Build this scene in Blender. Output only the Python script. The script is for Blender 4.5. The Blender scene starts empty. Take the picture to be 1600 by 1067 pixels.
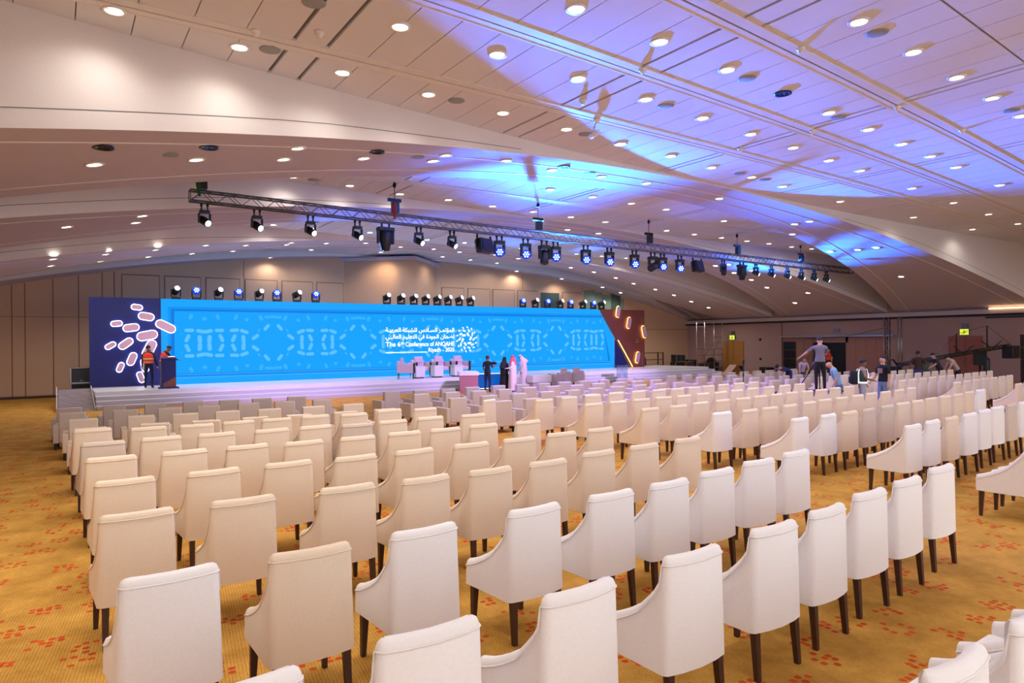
import bpy, bmesh, math, random
from mathutils import Vector, Matrix
random.seed(7)
SC = bpy.context.scene
COL = SC.collection
R = math.radians

# ------------------------------------------------------------------ camera
cam_d = bpy.data.cameras.new('camera'); cam = bpy.data.objects.new('camera', cam_d); COL.objects.link(cam)
th, pt, ro = R(33.66), R(.03), R(-.55)
Fw = Vector((math.sin(th)*math.cos(pt), math.cos(th)*math.cos(pt), math.sin(pt)))
Rt = Vector((math.cos(th), -math.sin(th), 0)); Up = Rt.cross(Fw)
R2 = Rt*math.cos(ro)+Up*math.sin(ro); U2 = Up*math.cos(ro)-Rt*math.sin(ro)
cam.matrix_world = Matrix(((R2.x, U2.x, -Fw.x, 0), (R2.y, U2.y, -Fw.y, 0), (R2.z, U2.z, -Fw.z, 2.35), (0, 0, 0, 1)))
cam_d.sensor_width = 36; cam_d.lens = 36*1067/1600; cam_d.clip_end = 200; cam_d.clip_start = .05
SC.camera = cam
# ------------------------------------------------------------------ world, exposure
W = bpy.data.worlds.new('world'); SC.world = W; W.use_nodes = True
W.node_tree.nodes['Background'].inputs[0].default_value = (.96, .96, 1, 1)
W.node_tree.nodes['Background'].inputs[1].default_value = 1.7
SC.view_settings.view_transform = 'Standard'; SC.view_settings.look = 'None'
SC.view_settings.exposure = .27; SC.view_settings.gamma = 1; SC.view_settings.use_curve_mapping = False
DOWN_W = 72.0          # downlight power
BLUE_W = 460000.0         # blue wash fixtures
WARM = (1.0, .93, .86)
SC.cycles.use_denoising = True
SC.cycles.max_bounces = 6; SC.cycles.diffuse_bounces = 3; SC.cycles.glossy_bounces = 3
SC.cycles.sample_clamp_indirect = 4

# ------------------------------------------------------------------ materials
def lin(c):
    return tuple(((v/255)/12.92 if v/255 <= .04045 else ((v/255+.055)/1.055)**2.4) for v in c)
MC = {}
def mat(name, rgb, rough=.6, metal=0., noise=0., nscale=30., bump=0., bscale=400., emit=0., spec=.5, trans=0., alpha=1.):
    if name in MC: return MC[name]
    m = bpy.data.materials.new(name); m.use_nodes = True; MC[name] = m
    nt = m.node_tree; b = nt.nodes['Principled BSDF']
    c = lin(rgb)+(1,)
    b.inputs['Base Color'].default_value = c
    b.inputs['Roughness'].default_value = rough; b.inputs['Metallic'].default_value = metal
    b.inputs['Specular IOR Level'].default_value = spec
    if trans: b.inputs['Transmission Weight'].default_value = trans
    if alpha < 1: b.inputs['Alpha'].default_value = alpha
    if noise or bump:
        tc = nt.nodes.new('ShaderNodeTexCoord')
    if noise:
        n = nt.nodes.new('ShaderNodeTexNoise'); n.inputs['Scale'].default_value = nscale; n.inputs['Detail'].default_value = 4
        nt.links.new(tc.outputs['Object'], n.inputs['Vector'])
        hs = nt.nodes.new('ShaderNodeMix'); hs.data_type = 'RGBA'
        hs.inputs[6].default_value = tuple(v*(1-noise) for v in c[:3])+(1,); hs.inputs[7].default_value = tuple(min(1, v*(1+noise)) for v in c[:3])+(1,)
        nt.links.new(n.outputs['Fac'], hs.inputs[0]); nt.links.new(hs.outputs[2], b.inputs['Base Color'])
    if bump:
        n2 = nt.nodes.new('ShaderNodeTexNoise'); n2.inputs['Scale'].default_value = bscale; n2.inputs['Detail'].default_value = 2
        nt.links.new(tc.outputs['Object'], n2.inputs['Vector'])
        bp = nt.nodes.new('ShaderNodeBump'); bp.inputs['Strength'].default_value = bump; bp.inputs['Distance'].default_value = .002
        nt.links.new(n2.outputs['Fac'], bp.inputs['Height']); nt.links.new(bp.outputs['Normal'], b.inputs['Normal'])
    if emit:
        b.inputs['Emission Color'].default_value = c; b.inputs['Emission Strength'].default_value = emit
    return m
def emis(name, rgb, s):
    m = mat(name, rgb, rough=.5, emit=s)
    m.node_tree.nodes['Principled BSDF'].inputs['Base Color'].default_value = (0.01, .01, .01, 1); m.node_tree.nodes['Principled BSDF'].inputs['Specular IOR Level'].default_value = 0
    return m

def carpet_mat():
    m = bpy.data.materials.new('carpet'); m.use_nodes = True; nt = m.node_tree; b = nt.nodes['Principled BSDF']
    b.inputs['Roughness'].default_value = .95; b.inputs['Specular IOR Level'].default_value = .1
    N = nt.nodes.new; L = nt.links.new
    tc = N('ShaderNodeTexCoord')
    mp = N('ShaderNodeMapping'); mp.inputs['Rotation'].default_value = (0, 0, R(8)); L(tc.outputs['Object'], mp.inputs['Vector'])
    # golden ground with broad variation
    n1 = N('ShaderNodeTexNoise'); n1.inputs['Scale'].default_value = 2.2; n1.inputs['Detail'].default_value = 9; n1.inputs['Roughness'].default_value = .7; L(mp.outputs[0], n1.inputs['Vector'])
    r1 = N('ShaderNodeValToRGB'); r1.color_ramp.elements[0].position = .3; r1.color_ramp.elements[1].position = .72
    r1.color_ramp.elements[0].color = lin((170, 124, 52))+(1,); r1.color_ramp.elements[1].color = lin((224, 172, 84))+(1,)
    L(n1.outputs['Fac'], r1.inputs[0])
    # woven lines
    wv = N('ShaderNodeTexWave'); wv.wave_type = 'BANDS'; wv.bands_direction = 'X'
    wv.inputs['Scale'].default_value = 13; wv.inputs['Distortion'].default_value = 3.5; wv.inputs['Detail'].default_value = 2; wv.inputs['Detail Scale'].default_value = 3
    L(mp.outputs[0], wv.inputs['Vector'])
    mx = N('ShaderNodeMix'); mx.data_type = 'RGBA'; mx.blend_type = 'MULTIPLY'
    rw = N('ShaderNodeValToRGB'); rw.color_ramp.elements[0].color = (.62, .56, .48, 1); rw.color_ramp.elements[1].color = (1, 1, 1, 1)
    rw.color_ramp.elements[0].position = .12; rw.color_ramp.elements[1].position = .5
    L(wv.outputs['Fac'], rw.inputs[0]); mx.inputs[0].default_value = .55; L(r1.outputs[0], mx.inputs[6]); L(rw.outputs[0], mx.inputs[7])
    # red petal clusters: rounded cells kept where a coarser cell picks them
    vo = N('ShaderNodeTexVoronoi'); vo.feature = 'F1'; vo.voronoi_dimensions = '2D'; vo.distance = 'MINKOWSKI'; vo.inputs['Exponent'].default_value = 3.2
    vo.inputs['Scale'].default_value = 15; vo.inputs['Randomness'].default_value = .55; L(mp.outputs[0], vo.inputs['Vector'])
    lt = N('ShaderNodeMath'); lt.operation = 'LESS_THAN'; lt.inputs[1].default_value = .37; L(vo.outputs['Distance'], lt.inputs[0])
    v2 = N('ShaderNodeTexVoronoi'); v2.feature = 'F1'; v2.voronoi_dimensions = '2D'; v2.inputs['Scale'].default_value = 2.1; v2.inputs['Randomness'].default_value = 1
    L(vo.outputs['Position'], v2.inputs['Vector'])
    l2 = N('ShaderNodeMath'); l2.operation = 'LESS_THAN'; l2.inputs[1].default_value = .27; L(v2.outputs['Distance'], l2.inputs[0])
    sp = N('ShaderNodeSeparateColor'); L(vo.outputs['Color'], sp.inputs[0])
    g2 = N('ShaderNodeMath'); g2.operation = 'GREATER_THAN'; g2.inputs[1].default_value = .4; L(sp.outputs[0], g2.inputs[0])
    a1 = N('ShaderNodeMath'); a1.operation = 'MULTIPLY'; L(lt.outputs[0], a1.inputs[0]); L(l2.outputs[0], a1.inputs[1])
    a2 = N('ShaderNodeMath'); a2.operation = 'MULTIPLY'; L(a1.outputs[0], a2.inputs[0]); L(g2.outputs[0], a2.inputs[1])
    rc = N('ShaderNodeMix'); rc.data_type = 'RGBA'; rc.inputs[6].default_value = lin((206, 82, 32))+(1,); rc.inputs[7].default_value = lin((186, 52, 24))+(1,)
    L(sp.outputs[1], rc.inputs[0])
    fm = N('ShaderNodeMix'); fm.data_type = 'RGBA'; a3 = N('ShaderNodeMath'); a3.operation = 'MULTIPLY'; a3.inputs[1].default_value = .88
    L(a2.outputs[0], a3.inputs[0]); L(a3.outputs[0], fm.inputs[0]); L(mx.outputs[2], fm.inputs[6]); L(rc.outputs[2], fm.inputs[7])
    L(fm.outputs[2], b.inputs['Base Color'])
    n3 = N('ShaderNodeTexNoise'); n3.inputs['Scale'].default_value = 160; L(tc.outputs['Object'], n3.inputs['Vector'])
    bp = N('ShaderNodeBump'); bp.inputs['Strength'].default_value = .35; bp.inputs['Distance'].default_value = .004
    L(n3.outputs['Fac'], bp.inputs['Height']); L(bp.outputs[0], b.inputs['Normal'])
    return m
CARPET = carpet_mat()
WHITE_F = mat('white_upholstery', (246, 243, 242), .9, noise=.05, nscale=60, bump=.5, bscale=500, spec=.15)
CREAM_F = mat('cream_upholstery', (236, 218, 194), .9, noise=.06, nscale=60, bump=.5, bscale=500, spec=.15)
GREIGE_F = mat('greige_upholstery', (216, 200, 184), .9, noise=.06, nscale=60, bump=.5, bscale=500, spec=.15)
WALNUT = mat('dark_walnut', (66, 38, 30), .45, noise=.25, nscale=18)
DARKWOOD = mat('black_wood', (26, 18, 16), .5)
CEIL = mat('ceiling_paint', (222, 220, 226), .85, noise=.02, nscale=6)
CEIL2 = mat('ceiling_groove', (120, 116, 118), .9)
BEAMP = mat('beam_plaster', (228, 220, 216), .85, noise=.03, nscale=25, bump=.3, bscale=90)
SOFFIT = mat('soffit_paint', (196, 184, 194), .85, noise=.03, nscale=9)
STRIP = mat('soffit_trim_paint', (226, 220, 218), .6)
WALLB = mat('wall_panel_beige', (208, 168, 132), .75, noise=.05, nscale=14)
WALLR = mat('wall_panel_rose', (176, 146, 136), .8, noise=.05, nscale=10)
BLACK = mat('black_plastic', (14, 14, 16), .45)
BLACKM = mat('black_metal', (22, 22, 25), .35, metal=.6)
GREYM = mat('grey_metal', (120, 120, 124), .35, metal=.8)
ALU = mat('aluminium', (170, 170, 175), .3, metal=.9)
STAGEW = mat('stage_white', (225, 222, 226), .28, noise=.03, nscale=4)
RISER = mat('stage_riser', (196, 192, 200), .5)
LED_OUT = emis('led_sky_blue', (16, 152, 250), 1.0)
NAVY = mat('navy_print', (4, 18, 96), .5, noise=.05, nscale=40)
BROWN = mat('terracotta_print', (124, 62, 52), .5, noise=.08, nscale=30)
SKIN = mat('skin_light', (196, 148, 122), .55)
SKIND = mat('skin_brown', (120, 82, 64), .55)
HAIR = mat('black_hair', (20, 16, 15), .6)

# ------------------------------------------------------------------ mesh helpers
class MB:
    def __init__(s): s.bm = bmesh.new(); s.mi = 0
    def _f(s, vs):
        try:
            f = s.bm.faces.new(vs); f.material_index = s.mi; return f
        except ValueError: return None
    def box(s, x0, x1, y0, y1, z0, z1, M=None, bev=0):
        P = [(x0,y0,z0),(x1,y0,z0),(x1,y1,z0),(x0,y1,z0),(x0,y0,z1),(x1,y0,z1),(x1,y1,z1),(x0,y1,z1)]
        v = [s.bm.verts.new(M @ Vector(p) if M else p) for p in P]
        fs = [s._f([v[i] for i in q]) for q in ((3,2,1,0),(4,5,6,7),(0,1,5,4),(1,2,6,5),(2,3,7,6),(3,0,4,7))]
        if bev:
            es = list({e for f in fs for e in f.edges})
            r = bmesh.ops.bevel(s.bm, geom=es, offset=bev, segments=2, affect='EDGES', profile=.6)
            for f in r['faces']: f.material_index = s.mi; f.smooth = True
        return s
    def quad(s, a, b, c, d):
        return s._f([s.bm.verts.new(p) for p in (a, b, c, d)])
    def poly(s, pts, h=None, M=None):
        """prism: pts are 3D points of one face, h the extrusion vector"""
        v = [s.bm.verts.new(M @ Vector(p) if M else p) for p in pts]; s._f(v)
        if h is not None:
            h = Vector(h)
            if M: h = M.to_3x3() @ h
            u = [s.bm.verts.new(q.co+h) for q in v]; s._f(u[::-1])
            n = len(v)
            for i in range(n): s._f([v[i], u[i], u[(i+1) % n], v[(i+1) % n]][::-1])
        return s
    def tube(s, pts, r, n=6, cap=True, smooth=True):
        pts = [Vector(p) for p in pts]; rings = []
        rr = r if isinstance(r, (list, tuple)) else [r]*len(pts)
        up = None
        for i, p in enumerate(pts):
            t = (pts[min(i+1, len(pts)-1)]-pts[max(i-1, 0)]).normalized()
            if up is None: up = Vector((0, 0, 1)) if abs(t.z) < .9 else Vector((1, 0, 0))
            a = t.cross(up)
            if a.length < 1e-5: a = t.cross(Vector((0, 1, 0)))
            a.normalize(); b = a.cross(t).normalized(); up = b
            rings.append([s.bm.verts.new(p+(a*math.cos(2*math.pi*k/n+math.pi/n)+b*math.sin(2*math.pi*k/n+math.pi/n))*rr[i]) for k in range(n)])
        for A, B in zip(rings, rings[1:]):
            for k in range(n):
                f = s._f([A[k], A[(k+1) % n], B[(k+1) % n], B[k]])
                if f and smooth and n > 4: f.smooth = True
        if cap: s._f(rings[0][::-1]); s._f(rings[-1])
        return s
    def lathe(s, prof, n=16, M=None, smooth=True, cap=True, sx=1, sy=1):
        rings = []
        for r, z in prof:
            ring = []
            for k in range(n):
                p = Vector((r*sx*math.cos(2*math.pi*k/n), r*sy*math.sin(2*math.pi*k/n), z))
                ring.append(s.bm.verts.new(M @ p if M else p))
            rings.append(ring)
        for A, B in zip(rings, rings[1:]):
            for k in range(n):
                f = s._f([A[k], A[(k+1) % n], B[(k+1) % n], B[k]])
                if f and smooth: f.smooth = True
        if cap: s._f(rings[0][::-1]); s._f(rings[-1])
        return s
    def capsule(s, cx, cz, y, L, w, ang, h=.003, n=6):
        """flat pill in the XZ plane facing -Y, h thick"""
        P = []; a = R(ang); hl = max(0, L/2-w/2)
        for sgn, st in ((1, -90), (-1, 90)):
            for k in range(n+1):
                t = R(st+180*k/n); P.append((sgn*hl+math.cos(t)*w/2, math.sin(t)*w/2))
        pts = [(cx+px*math.cos(a)-pz*math.sin(a), y, cz+px*math.sin(a)+pz*math.cos(a)) for px, pz in P]
        return s.poly(pts, (0, h, 0))
    def mesh(s, name):
        me = bpy.data.meshes.new(name); bmesh.ops.recalc_face_normals(s.bm, faces=s.bm.faces[:]); s.bm.to_mesh(me); s.bm.free(); return me
    def build(s, name, mats, parent=None, **kw):
        me = s.mesh(name)
        for m in (mats if isinstance(mats, (list, tuple)) else [mats]): me.materials.append(m)
        return link(name, me, parent, **kw)
def link(name, me, parent=None, loc=None, rz=0):
    o = bpy.data.objects.new(name, me); COL.objects.link(o)
    if parent: o.parent = parent
    if loc is not None: o.location = loc
    if rz: o.rotation_euler = (0, 0, rz)
    return o
def tag(o, label=None, cat=None, group=None, kind=None):
    if label: o['label'] = label
    if cat: o['category'] = cat
    if group: o['group'] = group
    if kind: o['kind'] = kind
    return o
def thing(name, label, cat, loc=(0, 0, 0), rz=0, group=None):
    o = bpy.data.objects.new(name, None); COL.objects.link(o); o.empty_display_size = .1
    o.location = loc; o.rotation_euler = (0, 0, rz)
    return tag(o, label, cat, group)
def copy_tree(src, parent=None):
    o = src.copy(); COL.objects.link(o)
    if parent: o.parent = parent
    for c in src.children: copy_tree(c, o)
    return o
ORD = ['', 'first', 'second', 'third', 'fourth', 'fifth', 'sixth', 'seventh', 'eighth', 'ninth', 'tenth', 'eleventh', 'twelfth', 'thirteenth',
       'fourteenth', 'fifteenth', 'sixteenth', 'seventeenth', 'eighteenth', 'nineteenth', 'twentieth']
def od(n):
    if n <= 20: return ORD[n]
    return ['', '', 'twenty-', 'thirty-'][n//10]+ORD[n % 10] if n % 10 else ['', '', 'twentieth', 'thirtieth'][n//10]

# ------------------------------------------------------------------ hall geometry
XC = 17.7; XL, XR, YB, YF = -6.8, 42.0, 37.7, -9.0
def zs(X): return 7.33-.0058*(X-XC)**2              # beam soffit arch
def zc(X): return 7.36-.0006*(X-XC)**2              # ceiling between the beams
def wd(X): return 1.13+.0043*(X-XC)**2              # half width of a beam
RIBS = [(1.0, .08), (14.4, .08), (22.2, .08), (31.0, .06), (38.2, 0)]
m = MB(); m.quad((XL-1, YF, 0), (XR+1, YF, 0), (XR+1, YB+.5, 0), (XL-1, YB+.5, 0))
tag(m.build('floor', CARPET), kind='structure')
xs = [XL+(XR-XL)*i/48 for i in range(49)]
# structural ceiling above the panels
m = MB()
for a, b in zip(xs, xs[1:]):
    m.quad((a, YF, zc(a)+.05), (b, YF, zc(b)+.05), (b, YB+.3, zc(b)+.05), (a, YB+.3, zc(a)+.05))
ceiling = tag(m.build('ceiling', CEIL2), kind='structure')
# beams: soffit, two faces
for i, (c, sl) in enumerate(RIBS):
    m = MB()
    for a, b in zip(xs, xs[1:]):
        na, nb = c+sl*a-wd(a), c+sl*b-wd(b); fa, fb = c+sl*a+wd(a), c+sl*b+wd(b)
        if i == 4: fa = fb = YB+.25; na = min(na, YB); nb = min(nb, YB)
        m.mi = 0
        f = m.quad((a, na, zs(a)), (b, nb, zs(b)), (b, fb, zs(b)), (a, fa, zs(a)))
        m.mi = 1
        if zc(a)-zs(a) > .02 or zc(b)-zs(b) > .02:
            m.quad((a, na, zs(a)), (b, nb, zs(b)), (b, nb, zc(b)+.06), (a, na, zc(a)+.06))
            if i < 4: m.quad((a, fa, zs(a)), (b, fb, zs(b)), (b, fb, zc(b)+.06), (a, fa, zc(a)+.06))
    bmesh.ops.remove_doubles(m.bm, verts=m.bm.verts[:], dist=1e-4)
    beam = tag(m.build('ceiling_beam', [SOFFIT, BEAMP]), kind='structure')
    if i in (1, 2, 3):
        for sg in (-1, 1):
            q = MB()
            for a, b in zip(xs, xs[1:]):
                ya, yb = c+sl*a+sg*(wd(a)-.8), c+sl*b+sg*(wd(b)-.8)
                for (p0, p1) in (((a, ya, zs(a)), (b, yb, zs(b))),):
                    A0 = Vector(p0); B0 = Vector(p1); d = Vector((0, .03, 0)); u = Vector((0, 0, -.01))
                    q.poly([A0-d, A0+d, B0+d, B0-d][::-1]); q.quad(A0-d+u, A0+d+u, B0+d+u, B0-d+u)
                    q.quad(A0-d, B0-d, B0-d+u, A0-d+u); q.quad(A0+d, B0+d, B0+d+u, A0+d+u)
            q.build('soffit_strip', STRIP, beam)
        q = MB()                                   # fine joint low on the face
        for a, b in zip(xs, xs[1:]):
            if zc(a)-zs(a) < .35 or zc(b)-zs(b) < .35: continue
            ya, yb = c+sl*a-wd(a)-.004, c+sl*b-wd(b)-.004
            za, zb = zs(a)+.28*min(1, zc(a)-zs(a)), zs(b)+.28*min(1, zc(b)-zs(b))
            q.quad((a, ya, za), (b, yb, zb), (b, yb, zb+.015), (a, ya, za+.015))
        q.build('face_joint', CEIL2, beam)
# panels between the tracks, laid in strips
TR = [(6.1, .1), (8.4, .09), (11.1, .055), (19.1, .03)]
def trk(i, X): return TR[i][0]+TR[i][1]*X
edges = []
mains = [-8.2, -7.7, -2.45, -1.95, 3.2, 3.75, 8.85, 9.35, 14.78, 15.03, 20.6, 20.9, 26.2, 26.6, 31.9, 32.4, 37.6, 38.1, 43.5]
for a, b in zip(mains, mains[1:]):
    n = max(1, round((b-a)/.76))
    for k in range(n): edges.append((a+(b-a)*k/n, a+(b-a)*(k+1)/n, k == 0, k == n-1))
rows = [(lambda X: 4.0+.08*X, lambda X: trk(0, X)-.2), (lambda X: trk(0, X)+.2, lambda X: trk(1, X)-.2),
        (lambda X: trk(1, X)+.2, lambda X: trk(2, X)-.2), (lambda X: trk(2, X)+.2, lambda X: 14.4+.08*X-wd(X)+.1),
        (lambda X: 14.4+.08*X+wd(X)-.1, lambda X: trk(3, X)-.2), (lambda X: trk(3, X)+.2, lambda X: 22.2+.08*X-wd(X)+.1)]
cnt = 0
rest = MB()
def panel(mb, a, b, ya0, ya1, yb0, yb1):
    t = .05
    lo = [(a, ya0, zc(a)), (b, yb0, zc(b)), (b, yb1, zc(b)), (a, ya1, zc(a))]
    mb.poly(lo, (0, 0, t))
for ri, (f0, f1) in enumerate(rows):
    for (a, b, l, r) in edges:
        if a < XL or b > XR: continue
        g0 = .035 if l else .008; g1 = .035 if r else .008
        A, B = a+g0, b-g1
        if f1(A)-f0(A) < .15 or f1(B)-f0(B) < .15: continue
        if cnt < 300 and ri < 5:
            m = MB(); panel(m, A, B, f0(A), f1(A), f0(B), f1(B)); m.build('ceiling_panel', CEIL, ceiling); cnt += 1
        else: panel(rest, A, B, f0(A), f1(A), f0(B), f1(B))
for (c0, c1) in (((22.2, .08), (31.0, .06)), ((31.0, .06), (38.2, 0))):
    for (a, b, l, r) in edges:
        if a < XL or b > XR: continue
        g0 = .035 if l else .008; g1 = .035 if r else .008; A, B = a+g0, b-g1
        g = lambda X: c0[0]+c0[1]*X+wd(X)-.1; h = lambda X: c1[0]+c1[1]*X-wd(X)+.1
        if h(A)-g(A) < .1 or h(B)-g(B) < .1: continue
        panel(rest, A, B, g(A), h(A), g(B), h(B))
for (a, b, l, r) in edges:                            # over the camera end of the hall
    if a < XL or b > XR: continue
    for y0, y1 in ((YF, -4.), (-3.6, 1.0+.08*a-wd(a)+.1)): panel(rest, a+.01, b-.01, y0, y1, y0, y1)
    panel(rest, a+.01, b-.01, 1.0+.08*a+wd(a)-.2, 3.96+.08*(a+.01), 1.0+.08*b+wd(b)-.2, 3.96+.08*(b-.01))
tag(rest.build('ceiling_panels_far', CEIL, ceiling), kind='stuff')
for i in range(4):                                    # partition tracks
    t = MB(); s_ = MB()
    for a, b in zip(xs, xs[1:]):
        for (d0, d1, dz) in ((-.2, -.02, .004), (.02, .2, .004), (-.22, -.17, .012), (.17, .2, .010)):
            P = [(a, trk(i, a)+d0, zc(a)-dz), (b, trk(i, b)+d0, zc(b)-dz), (b, trk(i, b)+d1, zc(b)-dz), (a, trk(i, a)+d1, zc(a)-dz)]
            t.poly(P, (0, 0, dz+.04))
        s_.quad((a, trk(i, a)-.03, zc(a)+.02), (b, trk(i, b)-.03, zc(b)+.02), (b, trk(i, b)+.03, zc(b)+.02), (a, trk(i, a)+.03, zc(a)+.02))
    tr = tag(t.build('trim_%d' % (i+1), STRIP), kind='structure')
    s_.build('track_slot', BLACK, tr)

# back wall with its arched head
m = MB()
pts = [(XL, YB, 0), (XR, YB, 0)]+[(x, YB, zs(x)+.1) for x in reversed(xs)]
m.poly(pts, (0, .3, 0)); wall_back = tag(m.build('wall_back', WALLB), kind='structure')
PJ = mat('panel_gap', (132, 98, 78), .8)
cols = [XL, -3.4, -1.68, -1.2, -.15, .84, 1.79, 2.28]
for x in cols[1:]:
    q = MB(); q.box(x-.03, x+.03, YB-.012, YB, .1, zs(x)-.05); q.build('panel_joint', PJ, wall_back)
q = MB(); q.box(XL, 2.28, YB-.012, YB, 3.67, 3.71); q.build('panel_joint', PJ, wall_back)
for a, b in zip(cols, cols[1:]):
    for z0, z1 in ((.12, 3.68), (3.70, None)):
        q = MB(); A, B = a+.02, b-.02
        q.poly([(A, YB-.03, z0), (B, YB-.03, z0), (B, YB-.03, z1 or zs(B)-.03), (A, YB-.03, z1 or zs(A)-.03)], (0, .03, 0))
        q.build('wall_panel', WALLB, wall_back)
for a, b in ((2.62, 4.2), (4.47, 6.08), (6.36, 7.97), (8.27, 9.88), (10.17, 11.81), (12.08, 13.55), (19.9, 21.44), (21.77, 23.37), (23.64, 25.28), (25.6, 27.18), (29.38, 30.99)):
    q = MB(); q.box(a, b, YB-.05, YB, .1, 5.75); q.build('wall_panel', WALLB, wall_back)
    for x in (a, b):
        q = MB(); q.box(x-.03, x+.03, YB-.035, YB, .1, 5.78); q.build('panel_joint', PJ, wall_back)
    q = MB(); q.box(a, b, YB-.035, YB, 5.75, 5.79); q.build('panel_joint', PJ, wall_back)
q = MB()
for x in (8.2, 26.0, 31.15): q.box(x-.012, x+.012, YB-.012, YB, 5.85, zs(x)-.05)
q.box(35.3, XR, YB-.012, YB, 3.19, 3.22)
q.build('panel_joint', PJ, wall_back)
GREENW = mat('pale_green_panel', (120, 140, 120), .5, noise=.05, nscale=5); GLASSG = mat('grey_green_glass', (74, 92, 88), .15)
q = MB(); q.box(27.5, 29.04, YB-.06, YB, .1, 5.7); q.build('glazed_panel', GLASSG, wall_back)
for a, b in ((31.28, 32.3), (32.34, 33.0), (33.04, 33.85), (34.75, 35.1)):
    q = MB(); q.box(a, b, YB-.05, YB, .1, min(zs(a), zs(b))-.1); q.build('wall_panel', GREENW, wall_back)
d = MB(); d.box(33.85, 34.75, YB-.08, YB, 3.6, 5.85); d.build('high_opening', GLASSG, wall_back)
m = MB(); m.box(XL, .0, YB-.06, YB, 0, .1); tag(m.build('baseboard_back', WALNUT), kind='structure')
m = MB(); m.poly([(13.6, YB+.05, 0), (16.77, 35., 0), (19.6, YB+.05, 0)], (0, 0, 7.2)); tag(m.build('wall_bay', WALLB), kind='structure')
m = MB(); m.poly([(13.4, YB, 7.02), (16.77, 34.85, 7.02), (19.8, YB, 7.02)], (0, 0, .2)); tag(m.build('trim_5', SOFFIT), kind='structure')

# right wall
m = MB()
m.box(XR, XR+.3, YF, 21.9, 0, 7.3); m.box(XR, XR+.3, 29.15, YB, 0, 7.3); m.box(XR, XR+.3, 21.9, 29.15, 2.5, 7.3)
m.box(XR+.35, XR+.65, 21.5, 29.5, 0, 3)
wall_right = tag(m.build('wall_right', WALLR), kind='structure')
WOODP = mat('rose_wood_panel', (168, 118, 98), .5, noise=.12, nscale=7)
y = 21.92
while y < 29.1:
    w_ = .66 if y < 24.4 or y > 26.8 else .58
    y2 = min(y+w_, 29.13)
    if not (24.4 < (y+y2)/2 < 26.8):
        q = MB(); q.box(XR+.02, XR+.1, y+.006, y2-.006, 0, 2.46); q.build('wood_panel', WOODP, wall_right)
    y = y2
q = MB(); q.box(XR+.02, XR+.1, 24.4, 26.85, 2.1, 2.46); q.build('door_head', WOODP, wall_right)
q = MB(); q.box(XR+.3, XR+.34, 24.3, 26.9, 0, 2.2); q.build('dark_doorway', BLACK, wall_right)
q = MB()
for y in (21.9, 29.15): q.box(XR-.02, XR, y-.02, y+.02, 0, 3.6)
q.build('wall_joint', WALNUT, wall_right)
m = MB()
m.box(XR-.35, XR, YF, YB, 3.62, 3.85); tag(m.build('trim_6', mat('cornice_paint', (196, 180, 180), .7)), kind='structure')
m = MB(); m.box(XR-.22, XR, YF, YB, 3.5, 3.62); tag(m.build('trim_7', DARKWOOD), kind='structure')
m = MB(); m.box(XR-.3, XR, 21.4, 29.2, 2.48, 2.56); tag(m.build('trim_8', ALU), kind='structure')
DOORW = mat('honey_oak_door', (178, 124, 62), .4, noise=.12, nscale=9)
DOORR = mat('red_oak_door', (158, 92, 66), .4, noise=.12, nscale=9)
for n, (ya, yb, zt, dm) in enumerate(((32.41, 34.08, 2.2, DOORW), (16.83, 18.38, 2.4, DOORR))):
    d = thing('door_%d' % (n+1), None, None, (XR, (ya+yb)/2, 0)); tag(d, kind='structure')
    h = (yb-ya)/2
    for s in (-1, 1):
        q = MB(); q.box(-.06, 0, min(s*h, s*.01), max(s*h, s*.01), .01, zt-.05); lf = q.build('door_leaf', dm, d)
        q = MB(); q.tube([(-.10, s*.09, .9), (-.10, s*.09, 1.25)], .012); q.box(-.10, -.06, s*.09-.01, s*.09+.01, .92, .94); q.box(-.10, -.06, s*.09-.01, s*.09+.01, 1.2, 1.22); q.build('door_handle', ALU, lf)
    q = MB(); q.box(-.08, 0, -h-.08, -h, 0, zt+.04); q.box(-.08, 0, h, h+.08, 0, zt+.04); q.box(-.08, 0, -h, h, zt-.04, zt+.04); q.build('door_frame', dm, d)
    s_ = thing('exit_sign', 'lit yellow-green exit sign above the honey oak double door' if n == 0 else 'lit yellow-green exit sign above the reddish oak double door behind the camera crane', 'sign', (XR, (ya+yb)/2, 2.36 if n == 0 else 2.5))
    q = MB(); q.box(-.16, 0, -.2, .2, 0, .34); q.build('housing', BLACK, s_)
    q = MB(); q.box(-.175, -.155, -.22, .22, .0, .32); q.build('lit_panel', emis('exit_glow', (206, 214, 70), 1.1), s_)
    q = MB(); q.box(-.12, 0, -.15, .15, .36, .62); q.build('lamp_box', GREYM, s_)
    # running figure shape on the lit face
    q = MB(); q.box(-.18, -.176, -.03, .03, .09, .2); q.box(-.18, -.176, -.025, .025, .22, .27); q.box(-.18, -.176, -.12, -.03, .13, .16); q.box(-.18, -.176, .03, .1, .05, .09); q.build('pictogram', mat('exit_dark', (90, 110, 30), .6), s_)
for (y, z, nm, lb) in ((30.9, 2.35, 'wall_speaker', 'small dark round wall fitting high beside the honey oak door'), (30.9, .95, 'call_button', 'small dark wall switch at waist height beside the honey oak door')):
    q = MB(); q.lathe([(.09, 0), (.09, .05), (.05, .07)], 12, Matrix.Translation((XR, y, z)) @ Matrix.Rotation(R(-90), 4, 'Y')); tag(q.build(nm, BLACK), lb, 'fitting')
q = MB(); q.box(XR-.055, XR-.005, 24.9, 25.35, 2.75, 3.0); tag(q.build('wall_vent', GREYM), 'small square vent grille above the wood-panelled opening', 'vent')
q = MB(); q.box(XR-.065, XR-.005, 10., 16.6, 3.38, 3.46); tag(q.build('slot_grille', BLACK), 'long thin dark slot grille under the cornice at far end wall', 'vent')
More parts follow.
